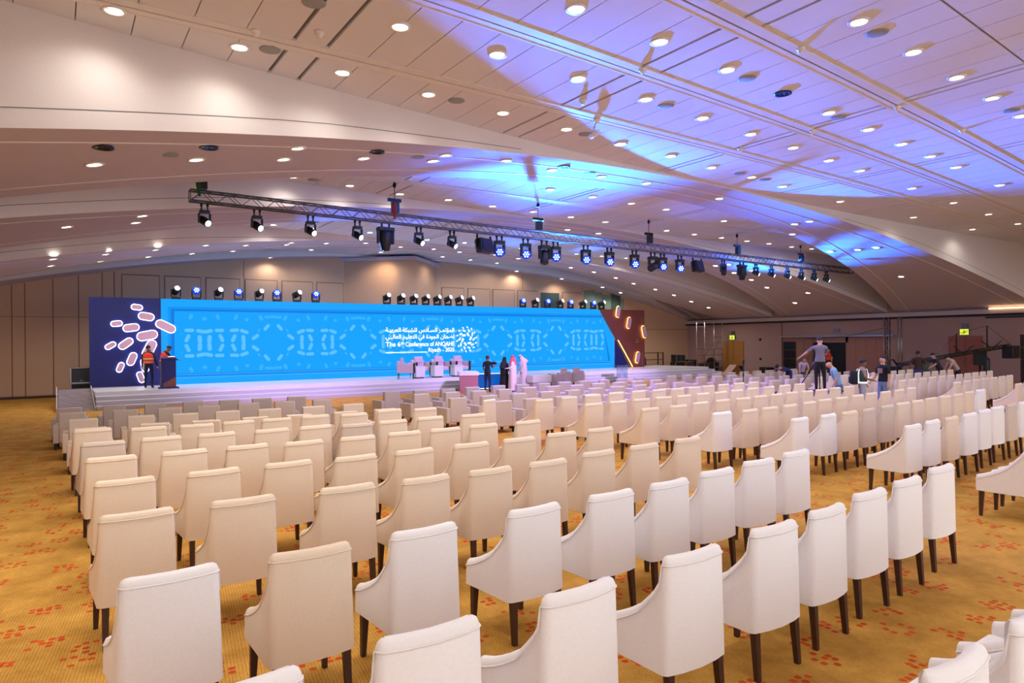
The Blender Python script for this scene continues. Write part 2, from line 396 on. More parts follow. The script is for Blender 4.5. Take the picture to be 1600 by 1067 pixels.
q = MB(); q.box(XR-.42, XR-.34, 4., 16.3, 3.86, 3.92); cl = tag(q.build('cove_light', emis('cove_glow', (255, 206, 140), 4)), 'warm strip of cove light along the top of the end wall', 'light')

# left wall (out of frame, carries the hall's side)
m = MB(); m.box(XL-.3, XL, YF, YB, 0, 7.3); tag(m.build('wall_left', WALLB), kind='structure')

# ------------------------------------------------------------------ ceiling lights
CL = {'c': [(10.52,5.88),(12.48,6.01),(14.43,6.16),(16.33,6.3),(18.21,6.45),(6.45,7.88),(8.36,8.04),(10.31,8.24),(14.25,8.66),(16.22,8.86),(18.18,9.07),(20.08,9.25),(21.98,9.42),(25.68,9.71),(4.46,9.74),(6.32,9.85),(8.22,10.0),(10.14,10.16),(12.11,10.37),(14.09,10.59),(16.05,10.76),(18.07,11.0),(19.97,11.17),(0.72,11.35),(23.73,11.52),(2.52,11.75),(27.42,11.85),(4.33,11.95),(30.92,12.09),(6.17,12.17),(34.24,12.3),(8.06,12.37),(9.97,12.58),(11.92,12.84),(13.89,13.0),(15.85,13.26),(17.86,13.4),(19.81,13.67),(23.71,14.01),(34.17,14.0),(29.14,14.1),(13.54,17.97),(15.51,18.15),(17.46,18.28),(19.41,18.43),(23.32,18.89),(5.82,20.3),(7.67,20.6),(11.41,21.06),(9.55,21.0),(13.37,21.27),(15.29,21.39),(17.27,21.57),(19.22,21.69),(33.8,21.6),(23.08,21.9),(24.99,21.96),(30.39,21.8),(32.3,21.8),(26.85,21.9),(28.77,21.9),(11.75,29.1),(9.22,29.2),(7.49,29.0),(17.08,29.86),(14.99,29.9),(28.3,30.14),(20.72,30.17),(26.52,30.29),(24.67,30.32),(14.87,35.28),(18.76,35.4),(20.93,35.91),(11.23,35.98),(23.19,36.46)],
 's': [(4.01,13.62),(7.61,14.17),(2.27,14.41),(0.58,14.43),(9.49,14.45),(3.99,14.6),(5.75,14.57),(7.58,14.75),(11.46,15.11),(13.46,15.34),(15.46,15.5),(19.38,15.89),(24.92,16.0),(30.38,16.3),(24.97,16.7),(30.38,17.14),(35.61,17.85),(26.45,17.8),(30.1,18.3),(1.96,21.11),(0.23,21.89),(1.9,22.3),(20.66,23.8),(18.94,23.9),(37.29,24.1),(31.93,24.0),(30.22,24.19),(26.56,24.76),(30.15,25.02),(31.97,25.23),(33.73,25.4),(35.57,25.69),(39.13,26.21),(-0.06,28.51),(1.59,28.92),(3.23,29.16),(-0.11,29.6),(5.05,30.01),(1.55,30.02),(3.25,30.18),(8.7,30.72),(6.82,30.95),(12.35,31.15),(10.47,31.25),(8.69,31.4),(-0.19,31.91),(14.69,32.27),(22.48,32.1),(16.69,32.49),(1.5,32.52),(20.65,32.62),(3.23,32.7),(22.41,32.9),(24.34,32.81),(18.46,32.84),(28.16,32.91),(4.99,32.96),(26.38,32.99),(6.72,33.05),(30.14,33.07),(39.07,33.09),(35.56,33.12),(33.83,33.18),(37.38,33.19),(31.96,33.33),(32.01,36.5),(33.81,36.6),(28.7,36.9),(9.4,37.1),(25.2,37.2)]}
# the same grid carried on over the camera's end of the hall
HID = [(x, 5.05+.085*x) for x in (-4.8, -2.9, -1., .9, 2.8, 4.75, 6.65, 8.6)]+[(x, 7.35+.085*x) for x in (-4.9, -3., -1.1, .8, 2.7, 4.55)]+[(x, 9.35+.085*x) for x in (-4.9, -3., -1.1, .7, 2.6)]
HID += [(x, .2+.05*x) for x in (-4, -.5, 3, 6.5, 10, 13.5, 17)]+[(x, -3.) for x in (-4, 0, 4, 8, 12)]+[(x, 6.45+.08*x) for x in (22., 25.5, 29., 32.5, 36.)]
LENS = emis('downlight_glow', (255, 238, 214), 14.)
RIM = mat('downlight_rim', (232, 228, 222), .4)
def dl_mesh():
    a = MB(); a.lathe([(.165, .0), (.165, -.02), (.125, -.022), (.118, 0.)], 20, cap=False); r = a.mesh('rim')
    r.materials.append(RIM)
    b = MB(); b.lathe([(.118, -.004), (.06, -.006), (.005, -.006)], 20); l = b.mesh('lens'); l.materials.append(LENS)
    return r, l
RM, LM = dl_mesh()
lampd = bpy.data.lights.new('downlight_lamp', 'SPOT'); lampd.energy = DOWN_W; lampd.color = WARM; lampd.spot_size = R(150); lampd.spot_blend = .95; lampd.shadow_soft_size = .12
lampd2 = bpy.data.lights.new('downlight_lamp_dim', 'SPOT'); lampd2.energy = DOWN_W*1.1; lampd2.color = WARM; lampd2.spot_size = R(150); lampd2.spot_blend = .6; lampd2.shadow_soft_size = .12
lampd3 = bpy.data.lights.new('downlight_lamp_mid', 'SPOT'); lampd3.energy = DOWN_W*.48; lampd3.color = WARM; lampd3.spot_size = R(150); lampd3.spot_blend = .6; lampd3.shadow_soft_size = .12
def beam_of(X, Y):
    return min(range(5), key=lambda i: abs(Y-RIBS[i][0]-RIBS[i][1]*X)/wd(X))
bays = {}
for k in 'cs':
    for (x, y) in CL[k]:
        if k == 's': key = ('s', beam_of(x, y)); 
        else: key = ('c', sum(y > c+sl*x for c, sl in RIBS))
        bays.setdefault(key, []).append((x, y))
BN = {('c', 1): 'front ceiling bay', ('c', 2): 'second ceiling bay', ('c', 3): 'third ceiling bay', ('c', 4): 'ceiling bay before the back wall',
      ('s', 1): 'nearest beam underside', ('s', 2): 'middle beam underside', ('s', 3): 'beam underside over the stage', ('s', 4): 'beam underside at the back wall'}
for key, L_ in bays.items():
    sl = .085
    L_.sort(key=lambda p: p[1]-sl*p[0])
    rws = []
    for p in L_:
        v = p[1]-sl*p[0]
        if rws and v-rws[-1][0] < 1.0: rws[-1][1].append(p)
        else: rws.append([v, [p]])
    for ri, (v, ps) in enumerate(rws):
        for i, (x, y) in enumerate(sorted(ps)):
            lab = 'round warm downlight, %s along the %s row on the %s' % (od(i+1), od(ri+1), BN[key])
            z = (zc(x) if key[0] == 'c' else zs(x))-.001
            t = thing('downlight', lab, 'light', (x, y, z), group='recessed ceiling downlights')
            if key[0] == 's': t.rotation_euler = (0, math.atan(.0116*(x-XC)), 0)
            link('rim', RM, t); link('lens', LM, t)
            o = link('downlight_lamp', lampd if y < 16.5 and x < 21 else lampd3 if y < 27.5 else lampd2, None, (x, y, z-.06))
for (x, y) in HID: link('downlight_lamp', lampd, None, (x, y, min(zs(x), zc(x))-.08))
GREYS = mat('speaker_grille', (150, 154, 158), .7)
SPK = [(3.09,9.67),(2.97,11.6),(6.82,12.2),(6.97,14.36),(10.79,10.23),(10.98,8.32),(10.6,12.65),(17.18,13.3),(12.78,15.09),(18.51,13.4),(11.17,5.94),(14.73,8.73),(17.58,6.41),(1.73,13.9),(6.46,20.4)]
a = MB(); a.lathe([(.17, 0), (.17, -.012), (.14, -.018), (.005, -.02)], 20); SPM = a.mesh('speaker'); SPM.materials.append(GREYS)
for i, (x, y) in enumerate(sorted(SPK)):
    on = abs(y-14.4-.08*x) < wd(x)
    o = link('ceiling_speaker', SPM, None, (x, y, (zs(x) if on else zc(x))-.001)); tag(o, 'flat grey round ceiling speaker, %s counted from the bare side wall' % od(i+1), 'speaker', 'grey round ceiling speakers')
GB = [(5.79,13.91,'black'),(.65,13.14,'black'),(2.32,13.4,'blue'),(11.51,14.65,'blue'),(12.28,8.45,'dark blue')]
BLUEL = mat('blue_lens', (20, 110, 220), .3)
for x, y, c in GB:
    on = abs(y-14.4-.08*x) < wd(x); z = (zs(x) if on else zc(x))-.001
    wh = {'5.79': 'nearest beam underside, toward its middle', '0.65': 'nearest beam underside, nearest the bare side wall', '2.32': 'nearest beam underside beside a small speaker', '11.51': 'nearest beam underside close to its flat crown', '12.28': 'front ceiling bay beside the tracks'}['%.2f' % x]
    t = thing('recessed_spotlight', 'unlit %s recessed spotlight on the %s' % (c, wh), 'light', (x, y, z))
    q = MB(); q.lathe([(.17, 0), (.17, -.03), (.12, -.035), (.11, 0)], 18, cap=False); q.build('rim', BLACK if c != 'dark blue' else NAVY, t)
    q = MB()
    for k in range(3): q.lathe([(.045, -.012), (.02, -.03), (.002, -.032)], 10, Matrix.Translation((.055*math.cos(k*2.1), .055*math.sin(k*2.1), 0)))
    q.lathe([(.115, -.005), (.004, -.006)], 16); q.build('lens', BLUEL if c != 'black' else BLACK, t)
DET = [(3.45,10.54),(2.6,11.0),(8.93,9.02),(9.04,10.86),(10.61,6.95),(15.14,7.63),(15.12,9.6),(14.88,11.5),(10.11,11.66),(18.17,7.65)]
a = MB(); a.lathe([(.075, 0), (.075, -.03), (.06, -.05), (.04, -.055), (.04, -.09), (.005, -.095)], 14); DM = a.mesh('detector'); DM.materials.append(RIM)
for i, (x, y) in enumerate(sorted(DET)):
    o = link('smoke_detector', DM, None, (x, y, zc(x)-.001)); tag(o, 'small white smoke detector beside a ceiling track, %s from the side wall' % od(i+1), 'detector', 'small white ceiling detectors')
q = MB(); q.tube([(0, 0, 0), (0, 0, -.12)], .02); q.tube([(-.02, .12, -.2), (.0, -.16, -.14)], .055, 10); tag(q.build('security_camera', RIM, None, loc=(10.45, 12.15, zc(10.4))), 'small white security camera pointing down from the blue-lit ceiling', 'camera')

# ------------------------------------------------------------------ stage
ST = .63
stage = thing('stage', 'wide white low stage with long steps in front of the blue screen', 'stage')
q = MB(); q.box(1.15, 35.0, 29.7, 34.3, .48, ST-.006); q.box(1.25, 34.9, 30., 34.3, 0, .48); q.build('deck', STAGEW, stage)
for k in range(3):
    q = MB(); z = .48-.16*k; y1 = 29.7-.28*k
    q.box(1.15, 35.0+.3*k, y1-.28, y1+.02, z-.035, z); q.mi = 1; q.box(1.17, 34.98+.3*k, y1-.26, y1+.3, max(0, z-.16), z-.035); q.build('step', [STAGEW, RISER], stage)
for k in range(3):
    q = MB(); z = .48-.16*k; q.box(35+.3*k, 35.3+.3*k, 29.7-.28*k-.28, 34.3, 0, z); q.build('end_step', [STAGEW], stage)
q = MB(); q.box(1.15, 3.75, 32.5, 32.94, ST-.006, ST-.002); q.build('floor_strip', mat('grey_vinyl', (150, 140, 150), .4), stage)
ramp = thing('access_ramp', 'ribbed white timber ramp up to the near end of the stage', 'ramp')
q = MB(); q.poly([(.0, 29.0, 0), (.0, 32.95, 0), (.0, 32.95, .62), (.0, 32.7, .62)], (1.12, 0, 0)); q.build('ramp_board', mat('ramp_wood', (120, 92, 96), .6), ramp)
for k in range(15):
    t = k/14.5; y = 29.15+t*3.45; z = .62*(y-29)/3.7
    q = MB(); q.box(.02, 1.10, y-.055, y+.055, z, z+.014); q.build('batten', STAGEW, ramp)
for x in (-.05, 1.12):
    q = MB(); q.poly([(x, 28.95, 0), (x, 32.95, 0), (x, 32.95, .72), (x, 32.7, .72), (x, 28.95, .08)], (.03, 0, 0)); q.build('side_board', STAGEW, ramp)

# ------------------------------------------------------------------ LED wall
YL = 33.0; LY = YL-.001
led = thing('led_wall', 'huge bright blue video screen wall behind the stage', 'screen')
q = MB(); q.poly([(3.75, YL, ST), (29.9, YL, ST), (29.9, YL, 2.54), (28.56, YL, 4.36), (3.75, YL, 4.36)], (0, .25, 0)); q.build('screen', LED_OUT, led)
B1 = emis('led_mid_blue', (4, 138, 236), .95); B2 = emis('led_deep_blue', (2, 118, 214), .9); B3 = emis('led_field_blue', (6, 150, 246), 1.0); B4 = emis('led_line_blue', (60, 170, 255), 1.0)
def clipx(z): return 29.9 if z < 2.54 else 29.9-(z-2.54)*(29.9-28.56)/(4.36-2.54)
def rect(mb, x0, x1, z0, z1, off):
    mb.poly([(x0, YL-off, z0), (min(x1, clipx(z0)), YL-off, z0), (min(x1, clipx(z1)), YL-off, z1), (x0, YL-off, z1)], (0, .002, 0))
q = MB(); rect(q, 4.02, 29.62, .93, 4.03, .004); q.build('screen_band', B1, led)
q = MB(); rect(q, 4.14, 29.5, 1.0, 3.93, .006); q.build('screen_band', B2, led)
q = MB(); rect(q, 4.26, 29.36, 1.09, 3.84, .008); q.build('screen_field', B3, led)
q = MB(); rect(q, 4.1, 29.55, 1.03, 1.06, .010); rect(q, 4.02, 29.62, .9, .93, .010); q.build('screen_line', B4, led)
pat = MB(); fnt = MB(); Z0 = 2.43; yp = YL-.012
def C4(mb, cx, x, z, L, w, a):
    for sx in (1, -1):
        for sz in (1, -1): mb.capsule(cx+sx*x, Z0+sz*z, yp, L, w, a*sx*sz)
def H2(mb, cx, x, sx, z, L, w, a):
    for sz in (1, -1): mb.capsule(cx+sx*x, Z0+sz*z, yp, L, w, a*sx*sz)
def motifII(cx, sx):
    H2(pat, cx, 1.73, sx, .57, .40, .15, -3); H2(pat, cx, 1.30, sx, .515, .40, .16, 20); H2(pat, cx, 1.76, sx, .21, .38, .16, -66)
    H2(pat, cx, 1.34, sx, .17, .37, .17, 86); H2(fnt, cx, 1.66, sx, 1.17, .26, .14, -65); H2(fnt, cx, 1.18, sx, 1.06, .18, .15, 0)
def motifIII(cx):
    for sx in (1, -1):
        H2(pat, cx, .62, sx, .565, .40, .15, 0); H2(pat, cx, .70, sx, .215, .38, .16, -66); H2(pat, cx, .2, sx, .17, .37, .18, 86)
        H2(pat, cx, .16, sx, .525, .38, .16, 12); H2(fnt, cx, .56, sx, 1.17, .26, .14, -65)
    H2(fnt, cx, 0, 1, 1.08, .2, .16, 0)
C1, CP = 8.47, 4.18
for k in range(5):
    cx = C1+CP*k
    C4(pat, cx, .30, .71, .36, .15, 50-100); C4(pat, cx, .81, .26, .38, .16, -36); C4(fnt, cx, .65, .57, .17, .09, -50)
    C4(fnt, cx, .56, 1.15, .28, .15, 65)
    for sz in (1, -1):
        for dx in (-.22, 0, .22): fnt.capsule(cx+dx, Z0+sz*(1.19+.02*(dx == 0)), yp, .36, .12, 0)
    for sx in (1, -1): motifII(cx, sx)
for k in range(-1, 5):
    cx = C1+CP*k+CP/2
    if k >= 0: C4(fnt, cx, .0, .4, .1, .04, 90)
motifIII(5.48); motifIII(28.18)
C4(fnt, 4.55, 0, .4, .1, .04, 90)
pat.build('screen_pattern', emis('led_pattern', (84, 174, 255), 1.05), led); fnt.build('screen_pattern', emis('led_pattern_faint', (50, 164, 253), 1.0), led)
# lettering
FORM = {'ا': (0xFE8D, 2), 'ل': (0xFEDD, 4), 'م': (0xFEE1, 4), 'ؤ': (0xFE85, 2), 'ت': (0xFE95, 4), 'ر': (0xFEAD, 2), 'س': (0xFEB1, 4), 'د': (0xFEA9, 2), 'ش': (0xFEB5, 4),
        'ب': (0xFE8F, 4), 'ك': (0xFED9, 4), 'ة': (0xFE93, 2), 'ع': (0xFEC9, 4), 'ي': (0xFEF1, 4), 'ض': (0xFEBD, 4), 'ن': (0xFEE5, 4), 'ج': (0xFE9D, 4), 'و': (0xFEED, 2), 'ف': (0xFED1, 4)}
def shape(s):
    out = []
    for w_ in s.split(' '):
        g = []
        for i, ch in enumerate(w_):
            if ch == 'ـ': g.append('\u0640'); continue
            base, n = FORM[ch]
            p = i > 0 and (w_[i-1] == 'ـ' or FORM[w_[i-1]][1] == 4)
            nx = i < len(w_)-1 and n == 4
            g.append(chr(base+(3 if p and nx else 2 if nx else 1 if p else 0)))
        out.append(''.join(g))
    return ' '.join(out)[::-1]
WHITE_E = emis('led_white', (255, 255, 255), 1.15)
def letters(name, body, x0, x1, z, h, parent, matl, y=YL-.016, bold=.012, face=1):
    c = bpy.data.curves.new(name, 'FONT'); c.body = body; c.size = 1; c.offset = bold; c.extrude = .0
    o = bpy.data.objects.new(name, c); COL.objects.link(o)
    me = bpy.data.meshes.new_from_object(o.evaluated_get(bpy.context.evaluated_depsgraph_get()))
    COL.objects.unlink(o); bpy.data.objects.remove(o)
    X = [v.co.x for v in me.vertices]; a, b = min(X), max(X)
    k = (x1-x0)/(b-a)
    for v in me.vertices:
        px, py = (v.co.x-a)*k, v.co.y*h
        v.co = (x0+px, y, z+py)
    me.materials.clear(); me.materials.append(matl)
    ob = link(name, me, parent); return ob
letters('arabic_line', shape('المؤتمـر السـادس للشبكة العربيـة'), 14.12, 18.15, 2.93, .30, led, WHITE_E, bold=.02)
letters('arabic_line', shape('لضمان الجودة في التعليم العالــي'), 14.12, 18.15, 2.58, .30, led, WHITE_E, bold=.02)
letters('title_line', 'The 6', 14.12, 14.95, 2.17, .33, led, WHITE_E, bold=.018)
letters('title_line', 'th', 14.98, 15.17, 2.27, .22, led, WHITE_E, bold=.018)
letters('title_line', 'Conference of ANQAHE', 15.24, 18.15, 2.17, .33, led, WHITE_E, bold=.018)
letters('title_line', 'Riyadh - 2025', 16.58, 18.15, 1.86, .30, led, WHITE_E, bold=.018)
q = MB(); q.box(14.12, 16.5, YL-.016, YL-.012, 1.83, 1.87); q.build('underline', WHITE_E, led)
q = MB()
for n, r, L, w_, sw, o0 in ((6, .26, .24, .11, 52, 10), (10, .46, .20, .085, 48, 0), (14, .62, .13, .065, 40, 8)):
    for k in range(n):
        a = 360*k/n+o0; q.capsule(18.94+r*math.cos(R(a)), 2.52+r*1.08*math.sin(R(a)), YL-.015, L, w_, a+sw, .002)
q.build('sunburst_emblem', WHITE_E, led)
# side panels
PILLF = mat('mauve_pill_face', (216, 172, 198), .6); GLOWW = emis('cool_rim_glow', (230, 232, 255), 4.5); GLOWO = emis('amber_rim_glow', (255, 186, 92), 4.5)
navy = thing('navy_backdrop', 'dark navy backdrop panel with white-rimmed pills beside the screen', 'backdrop')
q = MB(); q.box(1.1, 3.74, YL-.02, YL+.25, ST, 4.37); q.build('panel', NAVY, navy)
def pill(par, x, z, L, w_, a, glow, yb):
    q = MB(); q.capsule(x, z, yb-.13, L, w_, a, .05, 8); p = q.build('pill', PILLF, par)
    g = MB(); g.capsule(x, z, yb-.085, L+.05, w_+.05, a, .015, 8); g.build('glow_rim', glow, p)
for px in ((2.82, 3.97, .40, .20, -8), (3.17, 3.58, .58, .29, -10), (2.07, 3.27, .40, .20, 6), (2.6, 3.1, .58, .28, 8), (3.2, 2.77, .77, .35, 12), (3.91, 3.16, .80, .33, -28),
           (1.84, 2.35, .40, .19, 32), (2.4, 2.43, .58, .27, 38), (3.28, 2.2, .76, .35, 65), (2.62, 1.78, .54, .26, 68), (2.19, 1.44, .40, .19, 68), (2.94, 1.0, .45, .2, 108), (3.1, 1.5, .56, .25, 98)):
    pill(navy, *px, GLOWW, YL-.02 if px[0] < 3.8 else YL-.02)
terra = thing('terracotta_backdrop', 'brown slant-edged backdrop panel with amber-rimmed pills beside the screen', 'backdrop')
q = MB(); q.poly([(28.6, YL-.22, 4.36), (32.38, YL-.22, 4.36), (32.38, YL-.22, ST), (31.25, YL-.22, ST)], (0, .16, 0)); q.build('panel', BROWN, terra)
q = MB(); q.poly([(29.9, YL-.04, ST), (31.2, YL-.04, ST), (29.95, YL-.04, 2.45)], (0, .05, 0)); q.build('corner_panel', NAVY, terra)
q = MB(); q.poly([(29.98, YL-.235, 2.4), (30.05, YL-.235, 2.4), (31.3, YL-.235, .66), (31.22, YL-.235, .66)], (0, .015, 0)); q.build('light_strip', GLOWO, terra)
for px in ((29.98, 4.22, .72, .30, 80), (30.92, 3.51, .74, .30, 78), (32.26, 2.93, .80, .30, 104), (31.66, 1.25, .74, .30, 76)): pill(terra, *px, GLOWO, YL-.22)
q = MB()
for cx, cz in ((30.15, 3.86), (31.7, 2.3)):
    for k in range(3): q.capsule(cx+.09*math.cos(R(90+120*k)), cz+.09*math.sin(R(90+120*k)), YL-.224, .09, .05, 0, .002)
for z0 in (3.0, .8):
    for k in range(9): q.capsule(32.15, z0+.1*k, YL-.224, .05, .03, 90, .002)
q.build('printed_marks', mat('pale_print', (200, 170, 170), .6), terra)

# ------------------------------------------------------------------ moving head lights
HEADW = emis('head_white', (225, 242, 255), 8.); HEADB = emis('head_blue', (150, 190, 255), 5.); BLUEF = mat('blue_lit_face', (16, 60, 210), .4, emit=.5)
def moving_head(label, loc, aim, kind, hang, scale=1.0, group=None, name='moving_head_light'):
    t = thing(name, label, 'stage light', loc, 0, group)
    s = -1 if hang else 1; k = scale
    q = MB(); q.box(-.15*k, .15*k, -.11*k, .11*k, min(0, s*.1*k), max(0, s*.1*k), bev=.012); q.build('base', BLACK, t)
    if hang:
        for x in (-.09*k, .09*k):
            q = MB(); q.box(x-.015, x+.015, -.03, .03, 0, .12); q.tube([(x-.025, 0, .14), (x+.025, 0, .14)], .045, 8); q.build('clamp', BLACKM, t)
    for sx in (-1, 1):
        z0, z1 = sorted((s*.1*k, s*.40*k)); q = MB(); q.box(sx*.16*k-.022, sx*.16*k+.022, -.06*k, .06*k, z0, z1, bev=.01); q.build('yoke_arm', BLACK, t)
    d = Vector(aim).normalized(); rot = d.to_track_quat('Z', 'Y').to_matrix().to_4x4()
    h = link('head', None, t) if False else None
    q = MB()
    if kind == 'wash': q.lathe([(.06*k, -.16*k), (.13*k, -.12*k), (.15*k, .02*k), (.15*k, .12*k), (.13*k, .13*k)], 16)
    else: q.lathe([(.08*k, -.22*k), (.125*k, -.18*k), (.13*k, .0), (.115*k, .05*k), (.125*k, .2*k), (.105*k, .21*k)], 16)
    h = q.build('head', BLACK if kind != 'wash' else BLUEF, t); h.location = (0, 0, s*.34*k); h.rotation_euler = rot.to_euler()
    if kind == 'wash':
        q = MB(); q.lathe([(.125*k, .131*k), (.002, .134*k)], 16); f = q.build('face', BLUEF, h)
        q = MB()
        for n, r in ((1, 0), (6, .075*k)):
            for i in range(n): q.lathe([(.026*k, .136*k), (.018*k, .142*k), (.001, .144*k)], 8, Matrix.Translation((r*math.cos(i*1.047), r*math.sin(i*1.047), 0)))
        q.build('lens', HEADB, h)
    else:
        q = MB(); q.lathe([(.095*k, .212*k), (.05*k, .224*k), (.002, .228*k)], 14); q.build('lens', HEADW if kind == 'beam' else mat('dark_lens', (40, 50, 70), .1), h)
    return t
TOPX = [4.35, 5.18, 6.11, 6.97, 7.88, 8.68, 9.63, 10.54, 14.27, 15.07, 15.8, 16.5, 17.19, 17.86, 18.56, 19.28, 22.84, 23.74, 24.65, 25.62, 26.42, 27.41, 28.25, 28.95]
KT = 'bwbwbwbw'; 
for i, x in enumerate(TOPX):
    g = i//8; n = i % 8
    if g == 0: kind = 'beam' if n % 2 == 0 else 'wash'
    elif g == 1: kind = 'beam'
    else: kind = 'wash' if n % 2 == 0 else 'beam'
    clus = ['navy-side cluster', 'middle cluster', 'brown-side cluster'][g]
    aim = (-.10, -1, .25) if kind == 'wash' else (.15+.05*n, -1, .45)
    moving_head('%s moving head on the blue screen top, %s in the %s' % ('blue-lit' if kind == 'wash' else 'white-lit', od(n+1), clus), (x, YL+.12, 4.362), aim, kind, False, 1.12, 'moving heads along the screen top')

# ------------------------------------------------------------------ truss
TRUSSM = mat('dull_truss_metal', (104, 104, 114), .5, metal=.5)
def ty(x): return 18.9+.07*x
truss = thing('lighting_truss', 'long aluminium box truss hung across the hall before the stage', 'truss')
X0, X1, ZB, ZT, HW = 2.85, 37.45, 6.04, 6.31, .135
def tp(x, dy, z): return (x, ty(x)+dy, z)
for dy in (-HW, HW):
    for z in (ZB, ZT):
        q = MB(); q.tube([tp(X0, dy, z), tp(X1, dy, z)], .024, 8); q.build('chord', TRUSSM, truss)
n = 110; bl = (X1-X0)/n; far = MB()
for k in range(n):
    a, b = X0+bl*k, X0+bl*(k+1)
    z0, z1 = (ZB, ZT) if k % 2 == 0 else (ZT, ZB); d0, d1 = (-HW, HW) if k % 2 == 0 else (HW, -HW)
    q = MB(); q.tube([tp(a, -HW, z0), tp(b, -HW, z1)], .012, 4); q.build('brace', TRUSSM, truss)
    q = MB(); q.tube([tp(a, d0, ZB), tp(b, d1, ZB)], .012, 4); q.build('brace', TRUSSM, truss)
    far.tube([tp(a, HW, z0), tp(b, HW, z1)], .012, 4); far.tube([tp(a, d0, ZT), tp(b, d1, ZT)], .012, 4)
for x in (X0, X1): far.tube([tp(x, -HW, ZB), tp(x, -HW, ZT), tp(x, HW, ZT), tp(x, HW, ZB), tp(x, -HW, ZB)], .016, 4)
tag(far.build('rear_braces', TRUSSM, truss), kind='stuff')
q = MB(); pts = []
for k in range(120): x = X0+.3+(X1-X0-.6)*k/119; pts.append((x, ty(x)+.08+.02*math.sin(k*1.7), ZT+.05+.006*math.sin(k*2.3)))
q.tube(pts, .02, 5); tag(q.build('power_cable', BLACK), 'black power cables lying along the top of the lighting truss', 'cable')
for i, x in enumerate([3.15, 8.69, 14.44, 20.38, 26.54, 32.1]):
    t = thing('chain_hoist', 'black chain hoist, %s along the truss from its near end' % od(i+1), 'hoist', (x, ty(x), ZT+.03), 0, 'chain hoists holding the truss')
    zt = (zc(x) if not (abs(ty(x)-22.2-.08*x) < wd(x)) else zs(x))-.04
    q = MB(); q.box(-.11, .11, -.14, .04, .02, .34, bev=.02); q.build('motor', BLACK, t)
    q = MB(); q.box(-.22, .22, -.03, .03, .36, .46); q.tube([(-.1, 0, .4), (-.1, 0, .3)], .02); q.build('bracket', BLACKM, t)
    q = MB(); q.tube([(0, 0, .46), (0, 0, zt-ZT)], .012, 6); q.lathe([(.045, zt-ZT-.16), (.06, zt-ZT-.08), (.03, zt-ZT)], 8); q.build('chain', BLACKM, t)
    if i < 2:
        q = MB(); q.tube([(-.1, -.2, .3), (-.12, -.24, .1), (-.1, -.22, -.2)], [.05, .07, .03], 6); q.build('chain_bag', mat('green_canvas', (20, 84, 40), .9) if i == 0 else mat('red_canvas', (150, 40, 36), .9), t)
TRW = [3.2, 4.53, 6.02, 7.45, 9.53, 10.77, 28.06, 29.38, 30.82, 32.16, 33.43, 34.69]
for i, x in enumerate(TRW):
    moving_head('white-lit moving head under the truss, %s at its %s end' % (od(i+1 if i < 6 else i-5), 'near' if i < 6 else 'far'), (x, ty(x), ZB-.21), (.35, -.75, -.42), 'beam', True, .82, 'white-lit heads under the truss')
TRB = [12.69, 13.85, 15.26, 16.78, 18.05, 19.49, 21.22, 22.35]
for i, x in enumerate(TRB):
    moving_head('blue-lit wash head under the truss, %s along the blue run' % od(i+1), (x, ty(x), ZB-.21), (-.45, -.9, -.1), 'wash', True, 1.15, 'blue-lit wash heads under the truss')
for i, x in enumerate([14.71, 20.61, 25.45]):
    moving_head('unlit black moving head under the truss, %s of the three' % od(i+1), (x, ty(x), ZB-.21), (-.3 if i != 1 else -.9, -.4, -.8 if i != 1 else -.3), 'off', True, 1.25 if i < 2 else .95, 'unlit heads under the truss')
for i, x in enumerate([8.37, 26.9]):
    t = thing('profile_spotlight', 'large tapered black profile light hanging under the truss near its %s' % ('near hoists' if i == 0 else 'far end'), 'stage light', (x, ty(x), ZB-.16))
    q = MB(); q.box(-.26, .26, -.12, .12, -.12, 0, bev=.02); q.build('base', BLACK, t)
    for sx in (-1, 1):
        q = MB(); q.box(sx*.24-.02, sx*.24+.02, -.07, .07, -.5, -.1); q.build('yoke', BLACK, t)
        q = MB(); q.box(sx*.12-.02, sx*.12+.02, -.03, .03, 0, .12); q.build('clamp', BLACKM, t)
    q = MB(); q.lathe([(.17, -.1), (.2, -.2), (.19, -.42), (.12, -.7), (.1, -.72)], 12); q.build('barrel', BLACK, t)
    q = MB(); q.lathe([(.095, -.722), (.002, -.724)], 12); q.build('lens', mat('dark_lens', (40, 50, 70), .1), t)
for i, (x, rz) in enumerate(((12.07, .35), (23.58, .2))):
    t = thing('floodlight', 'big black box floodlight under the truss beside the %s' % ('start of the blue heads' if i == 0 else 'last blue heads'), 'stage light', (x, ty(x), ZB-.05), rz)
    M_ = Matrix.Rotation(R(-12), 4, 'X')
    q = MB(); q.box(-.33, .33, -.05, .2, -.62, -.14, M_, bev=.02); q.build('housing', BLACK, t)
    q = MB(); q.box(-.27, .27, -.07, -.05, -.57, -.19, M_); q.build('front_glass', mat('dark_glass', (16, 24, 56), .08), t)
    for sx in (-1, 1):
        q = MB(); q.box(sx*.36-.015, sx*.36+.015, 0, .06, -.45, -.02); q.build('bracket', BLACKM, t)
    for k in range(6):
        q = MB(); q.box(-.3, .3, .2, .26, -.58+.07*k, -.55+.07*k, M_); q.build('cooling_fin', BLACK, t)
